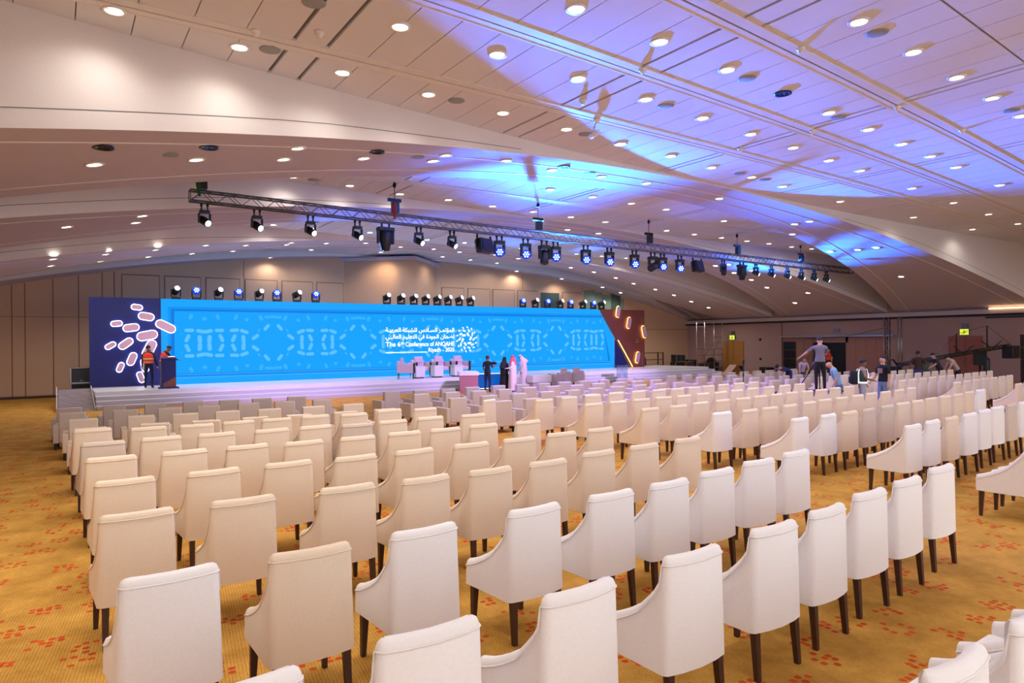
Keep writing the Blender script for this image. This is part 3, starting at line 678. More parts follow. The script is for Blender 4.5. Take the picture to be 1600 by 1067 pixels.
# lamps of the blue heads on the screen top (they wash the ceiling), and added stage fill
def spot(x, y, z, az, el, cone, e, col, blend=.45, rad=.15):
    l = bpy.data.lights.new('wash_or_fill_lamp', 'SPOT'); l.energy = e; l.color = col; l.spot_size = R(cone); l.spot_blend = blend; l.shadow_soft_size = rad
    o = link('wash_or_fill_lamp', l, None, (x, y, z)); d = Vector((math.sin(R(az))*math.cos(R(el)), -math.cos(R(az))*math.cos(R(el)), math.sin(R(el))))
    o.rotation_euler = d.to_track_quat('-Z', 'Y').to_euler(); return o
BC = (.01, .16, 1.0)
def beam(x, T, cone, e, blend=.6, src=None):
    o = link('wash_or_fill_lamp', bpy.data.lights.new('wash_or_fill_lamp', 'SPOT'), None, src or (x, YL-.12, 4.95)); l = o.data
    l.energy = e; l.color = BC; l.spot_size = R(cone); l.spot_blend = blend; l.shadow_soft_size = .3
    o.rotation_euler = (Vector(T)-o.location).to_track_quat('-Z', 'Y').to_euler(); return o
def fan(x, T, cone, e, wide=4., blend=.7, src=None):
    o = beam(x, T, cone, e, blend, src); o.scale = (wide, 1, 1); return o
def aim(src, az, el): return (src[0]+20*math.sin(R(az)), src[1]-20*math.cos(R(az)), src[2]+20*math.tan(R(el)))
def sheet(x, az, el, vert, wide, e, blend=.5):
    src = (x, YL-.12, 4.95); fan(x, aim(src, az, el), vert, e, wide/vert, blend)
sheet(24.65, -34, 5.6, 4.2, 32, BLUE_W*1.0, .9)
sheet(24.65, -8, 5.6, 4.2, 34, BLUE_W*1.05, .9)
sheet(26.42, 18, 6.0, 4.6, 34, BLUE_W*1.25, .9)
sheet(24.65, -36, 7.6, 3.6, 22, BLUE_W*.12, .9)
sheet(24.65, -12, 8.0, 3.6, 26, BLUE_W*.07, .9)
sheet(26.42, 10, 7.8, 3.6, 24, BLUE_W*.32, .9)
for x, T, e in ((22.84, (20, 20.5, 7.3), .0015), (22.84, (13, 20, 7.3), .004), (28.25, (27, 20, 7.2), .009), (8.68, (8.5, 21.8, 6.9), .03), (10.54, (12.5, 22.5, 7.2), .025), (22.84, (19, 28, 7.4), .008), (24.65, (24, 28, 7.4), .008)):
    beam(x, T, 22, BLUE_W*e, 1.)
for x, az in ((12.7, 10), (16.8, 0), (21.2, -10)): spot(x, ty(x)-.3, 5.2, az, -50, 140, 1600, (.30, .22, 1.0), 1.)
for x in (8.5, 17., 26.5): spot(x, ty(x)+.3, 5.3, 180, -24, 56, 3800, (.62, .42, 1.0), 1.)  # added violet fill for the stage; no fixture aims there
l = bpy.data.lights.new('wall_washer', 'SPOT'); l.energy = 120; l.color = (1, .66, .34); l.spot_size = R(70); l.spot_blend = 1; l.shadow_soft_size = .1
o = link('wall_washer', l, None, (15.2, 34.6, 7.2)); o.rotation_euler = (Vector((15.3, 36.2, 5.9))-o.location).to_track_quat('-Z', 'Y').to_euler()

# ------------------------------------------------------------------ chairs
HB = 1.04
def chair_parts():
    prof = [(0, 1.04), (.05, .93), (.12, .82), (.24, .70), (.37, .62), (.5, .565), (.585, .54)]
    def top(y):
        for (a, b), (c, d) in zip(prof, prof[1:]):
            if y <= c: return b+(d-b)*max(0, (y-a))/(c-a)
        return prof[-1][1]
    P = []          # outer path (x, y, tangent-normal inward), from the left arm tip round to the right one
    for y in (.585, .56, .5, .42, .33, .24, .17, .11, .06): P.append((-.285, y))
    for a in (0, 30, 60, 90): P.append((-.285+.05*(1-math.cos(R(a))), .04-.045*math.sin(R(a))))
    for x in (-.15, 0): P.append((x, -.005-.03*(1-(x/.235)**2)))
    P = P+[(-x, y) for x, y in reversed(P[:-1])]
    n = len(P); rings = []; m = MB()
    for i, (x, y) in enumerate(P):
        a = Vector(P[max(i-1, 0)]); b = Vector(P[min(i+1, n-1)]); t = (b-a).normalized(); nrm = Vector((t.y, -t.x))
        if nrm.dot(Vector((0, .28))-Vector((x, y))) < 0: nrm = -nrm
        zt = top(y) if y > .045 else 1.04
        th = .075 if y > .15 else .085
        ring = []
        for off, z in ((0, .335), (0, .6 if zt > .7 else .45), (0, zt-.04), (.012, zt-.012), (.035, zt), (th-.02, zt-.003), (th, zt-.03), (th, .40)):
            k = 1-.075*(z-.335)/.705
            px, py = x+nrm.x*off, y+nrm.y*off
            flare = 1+(.03 if y > .3 else 0)*(y-.3)/.28
            ring.append(m.bm.verts.new((px*k*flare, py+.012*(1-k)*0, z)))
        rings.append(ring)
    for A, B in zip(rings, rings[1:]):
        for k in range(len(A)-1):
            f = m._f([A[k], A[k+1], B[k+1], B[k]])
            if f: f.smooth = True
    m._f(rings[0]); m._f(rings[-1][::-1])
    shell = m.mesh('shell')
    pp = MB()
    pts = []
    for i, (x, y) in enumerate(P):
        zt = (top(y) if y > .045 else 1.04)-.05; k = 1-.075*(zt-.335)/.705; fl = 1+(.03 if y > .3 else 0)*(y-.3)/.28
        q = Vector((x*k*fl, y, zt)); c = Vector((0, .28, zt)); q += (q-c).normalized()*.002; pts.append(q)
    pp.tube(pts, .006, 5); piping = pp.mesh('piping')
    s = MB(); s.box(-.215, .215, .07, .60, .36, .475, bev=.03); s.box(-.255, .255, .03, .575, .325, .365); seat = s.mesh('seat')
    legs = []
    for sx in (-1, 1):
        l = MB(); 
        for (x, y, x2, y2) in ((sx*.24, .535, sx*.25, .545),):
            a = [(x-.027, y-.027, .34), (x+.027, y-.027, .34), (x+.027, y+.027, .34), (x-.027, y+.027, .34)]
            b = [(x2-.017, y2-.017, 0), (x2+.017, y2-.017, 0), (x2+.017, y2+.017, 0), (x2-.017, y2+.017, 0)]
            A = [l.bm.verts.new(p) for p in a]; B = [l.bm.verts.new(p) for p in b]; l._f(A); l._f(B[::-1])
            for k in range(4): l._f([A[k], B[k], B[(k+1) % 4], A[(k+1) % 4]])
        legs.append(l.mesh('front_leg'))
        l = MB()
        x, y, x2, y2 = sx*.225, .03, sx*.232, .005
        a = [(x-.025, y-.025, .345), (x+.025, y-.025, .345), (x+.025, y+.025, .345), (x-.025, y+.025, .345)]
        b = [(x2-.018, y2-.018, 0), (x2+.018, y2-.018, 0), (x2+.018, y2+.018, 0), (x2-.018, y2+.018, 0)]
        A = [l.bm.verts.new(p) for p in a]; B = [l.bm.verts.new(p) for p in b]; l._f(A); l._f(B[::-1])
        for k in range(4): l._f([A[k], B[k], B[(k+1) % 4], A[(k+1) % 4]])
        legs.append(l.mesh('rear_leg'))
    return shell, piping, seat, legs
shell, piping, seat, legs = chair_parts()
def with_mat(me, m): c = me.copy(); c.materials.clear(); c.materials.append(m); return c
KIT = {}
for nm, fm in (('white', WHITE_F), ('cream', CREAM_F), ('greige', GREIGE_F)):
    KIT[nm] = ([('shell', with_mat(shell, fm)), ('piping', with_mat(piping, fm)), ('seat', with_mat(seat, fm))])
LEGS = [('front_leg' if 'front' in l.name else 'rear_leg', with_mat(l, WALNUT)) for l in legs]
def join_kit(parts_list):
    b = bmesh.new(); mats = []
    for nm, me in parts_list:
        n0 = len(b.faces); b.from_mesh(me); b.faces.ensure_lookup_table()
        mt = me.materials[0]
        if mt not in mats: mats.append(mt)
        for f in b.faces[n0:]: f.material_index = mats.index(mt)
    me = bpy.data.meshes.new('armchair'); b.to_mesh(me); b.free()
    for mt in mats: me.materials.append(mt)
    return me
FAR = {k: join_kit(v+LEGS) for k, v in KIT.items()}
# boxy armchair
def box_kit(fm):
    o = []
    m = MB(); m.box(-.26, .26, .0, .17, .16, .83, bev=.025); o.append(('backrest', with_mat(m.mesh('b'), fm)))
    for sx in (-1, 1):
        m = MB(); a, b = sorted((sx*.255, sx*.375)); m.box(a, b, .01, .70, .15, .555, bev=.02); o.append(('arm', with_mat(m.mesh('a'), fm)))
    m = MB(); m.box(-.255, .255, .16, .69, .15, .30, bev=.01); o.append(('base', with_mat(m.mesh('s'), fm)))
    m = MB(); m.box(-.25, .25, .17, .70, .30, .43, bev=.03); o.append(('cushion', with_mat(m.mesh('c'), fm)))
    for x, y in ((-.33, .07), (.33, .07), (-.33, .63), (.33, .63)):
        m = MB(); m.box(x-.028, x+.028, y-.028, y+.028, 0, .155); o.append(('leg', with_mat(m.mesh('l'), DARKWOOD)))
    return o
BOXK = box_kit(CREAM_F); BOXF = join_kit(BOXK)
BOXG = box_kit(GREIGE_F); BOXFG = join_kit(BOXG)
def place(kit, far, x, y, rz, label, cat, group, name, farq):
    if farq:
        o = link(name, far, None, (x, y, 0), rz); tag(o, label, cat, group)
    else:
        o = thing(name, label, cat, (x, y, 0), rz, group)
        for nm, me in kit: link(nm, me, o)
LFT = {
 'k': [(3.05,1.30),(3.88,1.32),(4.72,1.34),(5.55,1.37),(6.38,1.40)],
 'j': [(.56,2.78),(1.42,2.81),(2.32,2.82),(3.29,2.9),(4.22,2.98),(4.99,3.05),(5.82,3.17),(6.62,3.25),(7.54,3.37)],
 'i': [(.54,4.38),(1.35,4.35),(2.17,4.37),(3.16,4.41),(4.0,4.44),(4.76,4.48),(5.56,4.59),(6.38,4.7),(7.22,4.81)],
 'h': [(.52,6.12),(1.32,6.12),(2.23,6.08),(3.01,6.03),(3.75,6.02),(4.52,6.05),(5.39,6.21),(6.19,6.26),(7.07,6.33)],
 'g': [(.55,7.7),(1.37,7.7),(2.15,7.72),(2.91,7.65),(3.67,7.67),(4.49,7.69),(5.27,7.72),(6.07,7.81),(6.84,7.84)],
 'f': [(.53,9.36),(1.32,9.36),(2.07,9.35),(2.78,9.25),(3.54,9.25),(4.28,9.29),(4.97,9.3),(5.69,9.35),(6.53,9.31)],
 'e': [(.52,10.9),(1.24,10.95),(1.98,10.92),(2.77,10.87),(3.45,10.87),(4.08,10.7),(4.76,10.79),(5.51,10.87),(6.34,10.79)],
 'd': [(.46,12.7),(1.22,12.39),(1.92,12.32),(2.6,12.4),(3.24,12.39),(3.95,12.45),(4.64,12.32),(5.48,12.6),(6.17,12.41)]}
MID = {
 'j': [(10.4,3.55),(11.22,3.62),(12.04,3.69),(12.86,3.76)],
 'i': [(10.79,5.23),(11.62,5.33),(12.35,5.37),(13.15,5.43),(14.02,5.55),(14.82,5.65),(15.58,5.7),(16.36,5.77)],
 'h': [(10.32,6.81),(11.2,6.84),(11.94,6.88),(12.65,6.92),(13.52,7.04),(14.4,7.17),(15.15,7.24),(15.96,7.36),(16.74,7.42),(17.55,7.5),(18.5,7.65),(19.4,7.77)],
 'g': [(10.07,8.21),(10.86,8.2),(11.55,8.26),(12.28,8.32),(13.15,8.46),(13.95,8.6),(14.72,8.68),(15.58,8.79),(16.42,8.92),(17.12,8.95),(17.95,9.04),(18.9,9.2)],
 'f': [(9.63,9.58),(10.5,9.65),(11.36,9.82),(12.2,9.93),(12.96,9.97),(13.73,10.08),(14.48,10.17),(15.23,10.27),(15.93,10.31),(16.65,10.37),(17.5,10.5),(18.26,10.55)],
 'e': [(9.44,11.04),(10.22,11.14),(11.02,11.22),(11.78,11.29),(12.5,11.32),(13.33,11.46),(14.06,11.5),(14.9,11.67),(15.76,11.82),(16.6,11.92),(17.45,12.0),(18.28,12.08)],
 'd': [(9.25,12.55),(10.1,12.7),(10.93,12.82),(11.85,13.0),(12.68,13.05),(13.42,13.04),(14.15,13.05),(14.95,13.15),(15.72,13.3),(16.5,13.4),(17.3,13.47),(18.1,13.54)]}
THI = {'h': [(22.75+.85*i, 8.15+.09*i) for i in range(3)], 'g': [(22.3+.85*i, 9.55+.09*i) for i in range(7)],
       'f': [(22.0+.85*i, 11.0+.09*i) for i in range(11)], 'e': [(22.05+.85*i, 12.45+.09*i) for i in range(11)], 'd': [(22.1+.85*i, 13.75+.09*i) for i in range(10)]}
ROWN = {'k': 'hindmost row', 'j': 'second row from the rear', 'i': 'third row from the rear', 'h': 'fourth row from the rear', 'g': 'fifth row from the rear',
        'f': 'sixth row from the rear', 'e': 'seventh row from the rear', 'd': 'eighth row from the rear'}
PAL = {('L', 'j'): 'w'*9, ('L', 'k'): 'w'*5, ('L', 'i'): 'wcwwwwwww', ('L', 'h'): 'ccccccccc', ('L', 'g'): 'cccccccccc', ('L', 'e'): 'gccccgccc',
       ('M', 'j'): 'wwww', ('M', 'i'): 'wwcwwwgww', ('M', 'h'): 'wwcggccccccw', ('M', 'g'): 'wccccccccccc'}
rnd = random.Random(3)
for bk, blk, bn in (('L', LFT, 'near block'), ('M', MID, 'middle block'), ('T', THI, 'far block')):
    for rk, L_ in blk.items():
        pal = PAL.get((bk, rk), 'c'*20)
        for i, (x, y) in enumerate(L_):
            c = {'w': 'white', 'c': 'cream', 'g': 'greige'}[pal[i] if i < len(pal) else 'c']
            rz = R(rnd.uniform(-2.5, 2.5)+(2 if bk == 'L' else 4))
            lab = '%s slope-armed chair, %s seat in the %s of the %s' % (c, od(i+1), ROWN[rk], bn)
            place(KIT[c]+LEGS, FAR[c], x, y, rz, lab, 'chair', 'slope-armed chairs, %s' % bn, 'armchair', bk == 'T')
o = place(KIT['cream']+LEGS, FAR['cream'], 8.25, 13.3, R(28), 'cream slope-armed chair turned askew beside the first boxy chairs of middle block', 'chair', 'slope-armed chairs, middle block', 'armchair', False)
BL = {'cc': [(.5,14.85),(1.57,14.88),(2.48,14.78),(3.43,14.8),(4.32,14.72),(5.34,14.69),(6.3,14.7)],
      'c': [(.44,16.72),(1.5,16.72),(2.35,16.6),(3.23,16.6),(4.14,16.48),(5.17,16.45),(6.17,16.44)],
      'b': [(.27,18.5),(1.33,18.48),(2.25,18.3),(3.13,18.34),(4.12,18.5),(5.0,18.37),(6.0,18.32)],
      'a': [(.23,20.02),(1.21,20.15),(2.13,20.01),(3.04,20.01),(3.93,19.9),(4.79,19.88),(5.75,19.84)]}
BM = {'cc': [(9.59,14.81)]+[(10.62+1.06*i, 14.9+.05*i) for i in range(8)], 'c': [(9.15,16.39),(10.25,16.55),(11.32,16.6),(12.4,16.68),(13.42,16.66),(14.52,16.85),(15.6,17.0),(16.66,17.02),(17.7,17.1),(18.75,17.15)],
      'b': [(8.98,18.32),(10.06,18.38),(11.0,18.36),(11.98,18.38),(13.1,18.58),(14.1,18.58),(15.08,18.5),(16.2,18.65),(17.24,18.7),(18.3,18.8),(19.3,18.85)],
      'a': [(8.72,19.87),(9.73,19.86),(10.68,19.8),(11.72,20.0),(12.84,20.1),(13.85,20.1),(14.85,20.15),(15.87,20.22),(16.9,20.3),(17.9,20.3),(18.9,20.35),(19.9,20.4)]}
BT = {'cc': [(22.2+1.04*i, 15.65+.05*i) for i in range(8)], 'c': [(22.2+1.04*i, 17.25+.05*i) for i in range(10)], 'b': [(22.1+1.04*i, 19.05+.05*i) for i in range(10)], 'a': [(22.0+1.04*i, 20.6+.05*i) for i in range(10)]}
RB = {'a': 'front boxy row', 'b': 'second boxy row', 'c': 'third boxy row', 'cc': 'fourth boxy row'}
for bk, blk, bn in (('L', BL, 'near block'), ('M', BM, 'middle block'), ('T', BT, 'far block')):
    for rk, L_ in blk.items():
        for i, (x, y) in enumerate(L_):
            g = bk != 'L' or rk in 'ab'
            place(BOXG if g else BOXK, BOXFG if g else BOXF, x, y, R(rnd.uniform(-2.5, 2.5)+(-4 if bk == 'L' else 2)),
                  '%s boxy low armchair, %s seat in the %s of the %s' % ('greige' if g else 'cream', od(i+1), RB[rk], bn), 'chair', 'boxy armchairs, %s' % bn, 'lounge_chair', bk == 'T' or (bk == 'M' and x > 13.5))

# ------------------------------------------------------------------ people
def bez(p): return Vector(p)
def person(label, loc, face, pose, cols, h=1.75, name='person', hair=HAIR, extras=None):
    """one continuous skinned body; face = heading in degrees from +Y towards -X"""
    k = h/1.75
    lean = R(pose.get('lean', 0)); side = R(pose.get('side', 0)); crouch = pose.get('crouch', 0)
    pel = Vector((0, 0, .95-crouch))
    Mt = Matrix.Translation(pel) @ Matrix.Rotation(side, 4, 'Y') @ Matrix.Rotation(-lean, 4, 'X') @ Matrix.Translation(-Vector((0, 0, .95)))
    Mh = Mt @ Matrix.Translation((0, 0, 1.5)) @ Matrix.Rotation(R(pose.get('hturn', 0)), 4, 'Z') @ Matrix.Rotation(-R(pose.get('nod', 0)), 4, 'X') @ Matrix.Translation((0, 0, -1.5))
    V = []; E = []; RD = []; CLS = []
    def add(p, r, par, c):
        V.append(Vector(p)); RD.append(r if isinstance(r, tuple) else (r, r)); CLS.append(c)
        if par is not None: E.append((par, len(V)-1))
        return len(V)-1
    p0 = add(Mt @ Vector((0, 0, .95)), (.165, .115), None, 'leg')
    p1 = add(Mt @ Vector((0, .005, 1.10)), (.150, .105), p0, 'top')
    p2 = add(Mt @ Vector((0, .01, 1.28)), (.170, .115), p1, 'top')
    p3 = add(Mt @ Vector((0, 0, 1.41)), (.150, .095), p2, 'top')
    nk = add(Mt @ Vector((0, .005, 1.50)), .058, p3, 'skin')
    h1 = add(Mh @ Vector((0, .02, 1.575)), (.066, .078), nk, 'skin')
    h2 = add(Mh @ Vector((0, .022, 1.645)), (.076, .092), h1, 'skin')
    h3 = add(Mh @ Vector((0, .01, 1.715)), (.066, .080), h2, 'skin')
    add(Mh @ Vector((0, .115, 1.625)), .014, h2, 'skin')                        # nose
    for sx in (-1, 1): add(Mh @ Vector((sx*.082, .01, 1.63)), .016, h2, 'skin')    # ears
    sleeve = pose.get('sleeve', 'short')
    for sd, sx in (('l', -1), ('r', 1)):
        sh = add(Mt @ Vector((sx*.185, 0, 1.415)), .062, p3, 'top')
        a = pose.get('arm_'+sd, (.04, .05, -.27, .03, .10, -.24))
        S = Mt @ Vector((sx*.195, 0, 1.415))
        el = S+Vector((sx*a[0], a[1], a[2])); wr = el+Vector((sx*a[3], a[4], a[5]))
        e0 = add((S+el)/2, .050, sh, 'top'); e1 = add(el, .042, e0, 'top' if sleeve == 'long' else 'skin')
        w1 = add(wr, .028, e1, 'top' if sleeve == 'long' else 'skin')
        d = (wr-el).normalized(); up = Vector((0, 0, 1)) if abs(d.z) < .8 else Vector((0, 1, 0))
        sidev = d.cross(up).normalized()
        pm = add(wr+d*.07, (.036, .022), w1, 'skin')
        for i, (o, L) in enumerate(((-.027, .065), (-.009, .078), (.009, .072), (.027, .055))):
            b = wr+d*.085+sidev*o
            f1 = add(b+d*L*.45, .0095, pm, 'skin'); add(b+d*L*.8-up*L*.25*0+sidev*0+d.cross(sidev)*L*.3, .008, f1, 'skin')
        t1 = add(wr+d*.05+sidev*-.045, .011, w1, 'skin'); add(wr+d*.085+sidev*-.055, .009, t1, 'skin')
        lg = pose.get('leg_'+sd, (.02, .02, .02, -.02))
        hip = add(Vector((sx*.085, 0, .90-crouch)), .095, p0, 'leg')
        kn = Vector((sx*(.095+lg[0]), lg[1]+crouch*.6, .50-crouch*.45)); an = Vector((sx*(.10+lg[2]), lg[3], .085))
        k0 = add((V[hip]+kn)/2, .082, hip, 'leg'); k1 = add(kn, .060, k0, 'leg'); k2 = add((kn+an)/2+Vector((0, -.012, 0)), .054, k1, 'leg'); k3 = add(an, .040, k2, 'leg')
        add(an+Vector((sx*.015, .15, -.048)), (.042, .030), add(an+Vector((0, -.01, -.045)), (.042, .036), k3, 'shoe'), 'shoe')
    me = bpy.data.meshes.new('skeleton'); me.from_pydata(V, E, []); ob = bpy.data.objects.new('skeleton', me); COL.objects.link(ob)
    ob.modifiers.new('Skin', 'SKIN')
    for i, sv in enumerate(me.skin_vertices[0].data): sv.radius = RD[i]; sv.use_root = (i == 0)
    sb = ob.modifiers.new('Sub', 'SUBSURF'); sb.levels = 1
    bm_ = bpy.data.meshes.new_from_object(ob.evaluated_get(bpy.context.evaluated_depsgraph_get()))
    COL.objects.unlink(ob); bpy.data.objects.remove(ob)
    b2 = bmesh.new(); b2.from_mesh(bm_)
    wp = Mt @ Vector((0, 0, .97)); wn = (Mt.to_3x3() @ Vector((0, 0, 1))).normalized()
    bmesh.ops.bisect_plane(b2, geom=b2.verts[:]+b2.edges[:]+b2.faces[:], plane_co=wp, plane_no=wn); b2.to_mesh(bm_); b2.free()
    order = ['skin', 'top', 'leg', 'shoe']; bm_.materials.clear()
    for c in order: bm_.materials.append(cols[c])
    for p in bm_.polygons:
        c = p.center; best = min(range(len(V)), key=lambda i: (c-V[i]).length-min(RD[i])*.8)
        cc_ = CLS[best]
        if best in (p0, p1) or (cc_ == 'leg' and (c-wp).dot(wn) > 0): cc_ = 'top' if (c-wp).dot(wn) > 0 else 'leg'
        p.material_index = order.index(cc_); p.use_smooth = True
    root = link(name, bm_, None, loc, R(face)); root.scale = (k, k, k); tag(root, label, 'person')
    if hair:
        q = MB(); q.lathe([(.087, -.015), (.093, .02), (.085, .06), (.055, .095), (.004, .108)], 14, Mh @ Matrix.Translation((0, -.008, 1.655)) @ Matrix.Rotation(R(14), 4, 'X'), sx=.93, sy=1.1)
        q.build('hair', hair, root)
    for sx in (-1, 1):
        q = MB(); q.lathe([(.0, -.010), (.010, 0), (.0, .010)], 6, Mh @ Matrix.Translation((sx*.032, .108, 1.652)), cap=False); q.build('eye', mat('eye_dark', (30, 24, 22), .3), root)
    return root, Mt, Mh
def vest(root, Mt, m, band, bandm=None, wide=1.0):
    prof = [(.155, 1.0), (.168, 1.10), (.182, 1.28), (.165, 1.40), (.10, 1.47)]
    q = MB(); q.lathe([(r*wide*1.10, z) for r, z in prof], 18, Mt @ Matrix.Translation((0, .005, 0)), cap=False, sx=1.06, sy=.74); v = q.build('safety_vest', m, root)
    for z, r in band:
        q = MB(); q.lathe([(r*1.10+.006, z-.028), (r*1.10+.006, z+.028)], 18, Mt @ Matrix.Translation((0, .005, 0)), cap=False, sx=1.06, sy=.74); q.build('reflective_band', bandm or REFL, v)
    return v
REFL = mat('reflective_tape', (214, 206, 150), .35)
REFLW = emis('glowing_reflective_tape', (225, 235, 240), 1.0)  # the tape's returned light is put in as its own emission
ORANGE = mat('orange_vest', (232, 62, 34), .7)
def cl(skin, top, leg, shoe=(24, 22, 22), nm=''):
    def c(rgb): return mat('cloth_%d_%d_%d' % rgb, rgb, .85, noise=.08, nscale=40)
    return {'skin': skin, 'top': c(top), 'leg': c(leg), 'shoe': mat('shoe_black', shoe, .5)}
A = (0.05, .02, -.27, .02, .05, -.25)
r, Mt, Mh = person('person in orange vest and dark jeans standing with back turned before the navy backdrop', (3.06, 31.1, ST), -25, {'arm_r': (.06, .03, -.27, .03, .10, -.22), 'arm_l': A, 'sleeve': 'long', 'hturn': -20, 'leg_r': (.03, .05, .04, -.02)}, cl(SKIN, (28, 26, 34), (26, 32, 62)), 1.72)
vest(r, Mt, ORANGE, [(1.08, .160), (1.20, .172)])
r, Mt, Mh = person('person in orange vest and grey trousers leaning over the navy lectern', (3.54, 30.9, ST), -75, {'lean': 16, 'nod': 30, 'arm_l': (.02, .14, -.22, .0, .22, -.06), 'arm_r': (.02, .14, -.22, .0, .22, -.06), 'sleeve': 'long'}, cl(SKIND, (26, 26, 30), (112, 92, 92)), 1.76)
vest(r, Mt, ORANGE, [(1.08, .160), (1.20, .172)])
# lectern
t = thing('lectern', 'navy lectern with terracotta corner and papers on top, on the stage', 'lectern', (3.69, 30.35, ST), R(-3))
q = MB(); q.box(-.36, .36, -.3, .3, 0, .05, bev=.01); q.build('base', NAVY, t)
q = MB(); q.poly([(-.26, -.22, .05), (.26, -.22, .05), (.26, -.22, 1.16), (-.26, -.22, 1.16)], (0, .42, 0)); q.build('body', NAVY, t)
q = MB(); q.poly([(-.2, -.226, .06), (.255, -.226, .06), (.255, -.226, .46), (-.2, -.226, .2)], (0, .006, 0)); q.build('corner_print', BROWN, t)
q = MB(); q.poly([(-.28, -.24, 1.16), (.28, -.24, 1.16), (.28, .24, 1.22), (-.28, .24, 1.22)], (0, 0, .03)); q.build('top', NAVY, t)
q = MB(); q.poly([(.0, -.15, 1.235), (.24, -.12, 1.24), (.22, .15, 1.27), (-.02, .12, 1.265)], (0, 0, .012)); tag(q.build('papers', mat('paper', (240, 240, 245), .7), None, loc=(3.69, 30.35, ST)), 'white papers lying on top of the navy lectern', 'papers')
# on-stage seating
LILAC = mat('lilac_upholstery', (206, 186, 204), .9, noise=.05, nscale=50)
def stage_chair(x, y, rz, label, z=ST, arm=DARKWOOD, name='stage_armchair'):
    t = thing(name, label, 'chair', (x, y, z), rz, 'dark-armed lounge chairs')
    q = MB(); q.box(-.34, .34, -.38, .30, .32, .50, bev=.03); q.build('seat', LILAC, t)
    q = MB(); q.box(-.34, .34, .22, .40, .32, .86, bev=.03); q.build('backrest', LILAC, t)
    q = MB(); q.box(-.22, .22, .12, .24, .72, 1.02, bev=.03); q.build('head_cushion', LILAC, t)
    for sx in (-1, 1):
        q = MB(); a, b = sorted((sx*.35, sx*.43)); q.box(a, b, -.40, .38, .30, .74, bev=.012); ar = q.build('arm_panel', LILAC, t)
        q = MB(); q.box(a-.005, b+.005, -.42, -.36, .28, .76); q.build('arm_edge', arm, ar)
    for sx in (-1, 1):
        for y_ in (-.34, .34):
            q = MB(); q.tube([(sx*.36, y_, .31), (sx*.37, y_*1.03, 0)], [.022, .014], 6); q.build('leg', arm, t)
stage_chair(13.75, 29.75, R(62), 'lilac lounge chair seen side on, first on the stage')
for i, (x, y) in enumerate(((15.1, 31.0), (16.25, 31.05), (17.4, 31.1))):
    stage_chair(x, y, R(2), 'lilac lounge chair facing the hall, %s of the three in the middle of the stage' % od(i+1))
for i, (x, y) in enumerate(((14.62, 30.2), (15.68, 30.3), (16.82, 30.35))):
    t = thing('side_table', 'white cube side table, %s from the side-on lounge chair' % od(i+1), 'table', (x, y, ST), 0, 'white cube side tables')
    q = MB(); q.box(-.24, .24, -.24, .24, .05, .55, bev=.01); q.build('body', STAGEW, t)
    q = MB(); q.box(-.27, .27, -.27, .27, .55, .58); q.build('top', STAGEW, t)
    q = MB(); q.box(-.2, .2, -.2, .2, 0, .05); q.build('plinth', DARKWOOD, t)
# desk, monitor, vip seats before the stage
t = thing('moderator_desk', 'rose-fronted desk with thick white top before the stage', 'desk', (16.0, 27.75, 0), R(-24))
q = MB(); q.box(-.42, .42, -.38, .0, 0, .8); q.build('front_panel', mat('rose_board', (170, 110, 120), .6), t)
q = MB(); q.box(.36, .42, 0, .8, 0, .8); q.build('side_panel', mat('amber_board', (180, 104, 60), .6), t)
q = MB(); q.box(-.46, .46, -.42, .85, .8, .98, bev=.02); q.build('top', STAGEW, t)
t = thing('floor_monitor', 'big tilted blue floor monitor with glowing white edge before the stage', 'monitor', (17.55, 28.15, 0), R(-12))
Mm = Matrix.Rotation(R(-16), 4, 'X')
q = MB(); q.box(-1.15, 1.15, -.02, .05, .06, .88, Mm); q.build('back_case', BLACK, t)
q = MB(); q.box(-1.08, 1.08, -.026, -.02, .12, .82, Mm); q.build('screen', emis('monitor_blue', (10, 90, 190), .8), t)
for a in ((-1.12, 1.12, .09, .12), (-1.12, 1.12, .82, .85)):
    q = MB(); q.box(a[0], a[1], -.03, -.02, a[2], a[3], Mm); q.build('light_edge', emis('edge_white', (240, 245, 255), 1.6), t)
for x in (-1.12, 1.09):
    q = MB(); q.box(x, x+.03, -.03, -.02, .12, .82, Mm); q.build('light_edge', emis('edge_white', (240, 245, 255), 1.6), t)
for x in (-.8, .8):
    q = MB(); q.box(x-.04, x+.04, -.05, .5, 0, .06); q.build('foot', BLACK, t)
t = thing('low_table', 'long low white coffee table before the stage beside the robed man', 'table', (19.6, 27.1, 0), R(2))
q = MB(); q.box(-.55, .6, -.25, .25, .36, .72, bev=.015); q.build('body', STAGEW, t)
q = MB(); q.box(-.5, .5, -.2, .2, 0, .36); q.build('plinth', mat('pale_plinth', (200, 180, 190), .6), t)
stage_chair(20.8, 26.9, R(-160), 'lilac lounge chair on the carpet beside the long low white table', 0.0)
stage_chair(21.86, 27.2, R(-170), 'lilac lounge chair on the carpet, farther from the low white table', 0.0)
t = thing('acrylic_stand', 'clear acrylic lectern stand at the far end of the stage front', 'stand', (26.2, 28.3, 0))
AC = mat('clear_acrylic', (200, 220, 240), .05, trans=.9)
q = MB(); q.box(-.4, .4, -.02, .0, 0, .95); q.build('front_panel', AC, t)
q = MB(); q.box(-.42, .42, -.05, .3, .95, .98); q.build('top', AC, t)
for a in ((-.3, 0, 0, .8), (.3, 0, 0, .8)):
    q = MB(); q.tube([(a[0], -.03, .1), (a[2], -.03, .85)], .014, 6); q.build('chrome_rod', ALU, t)
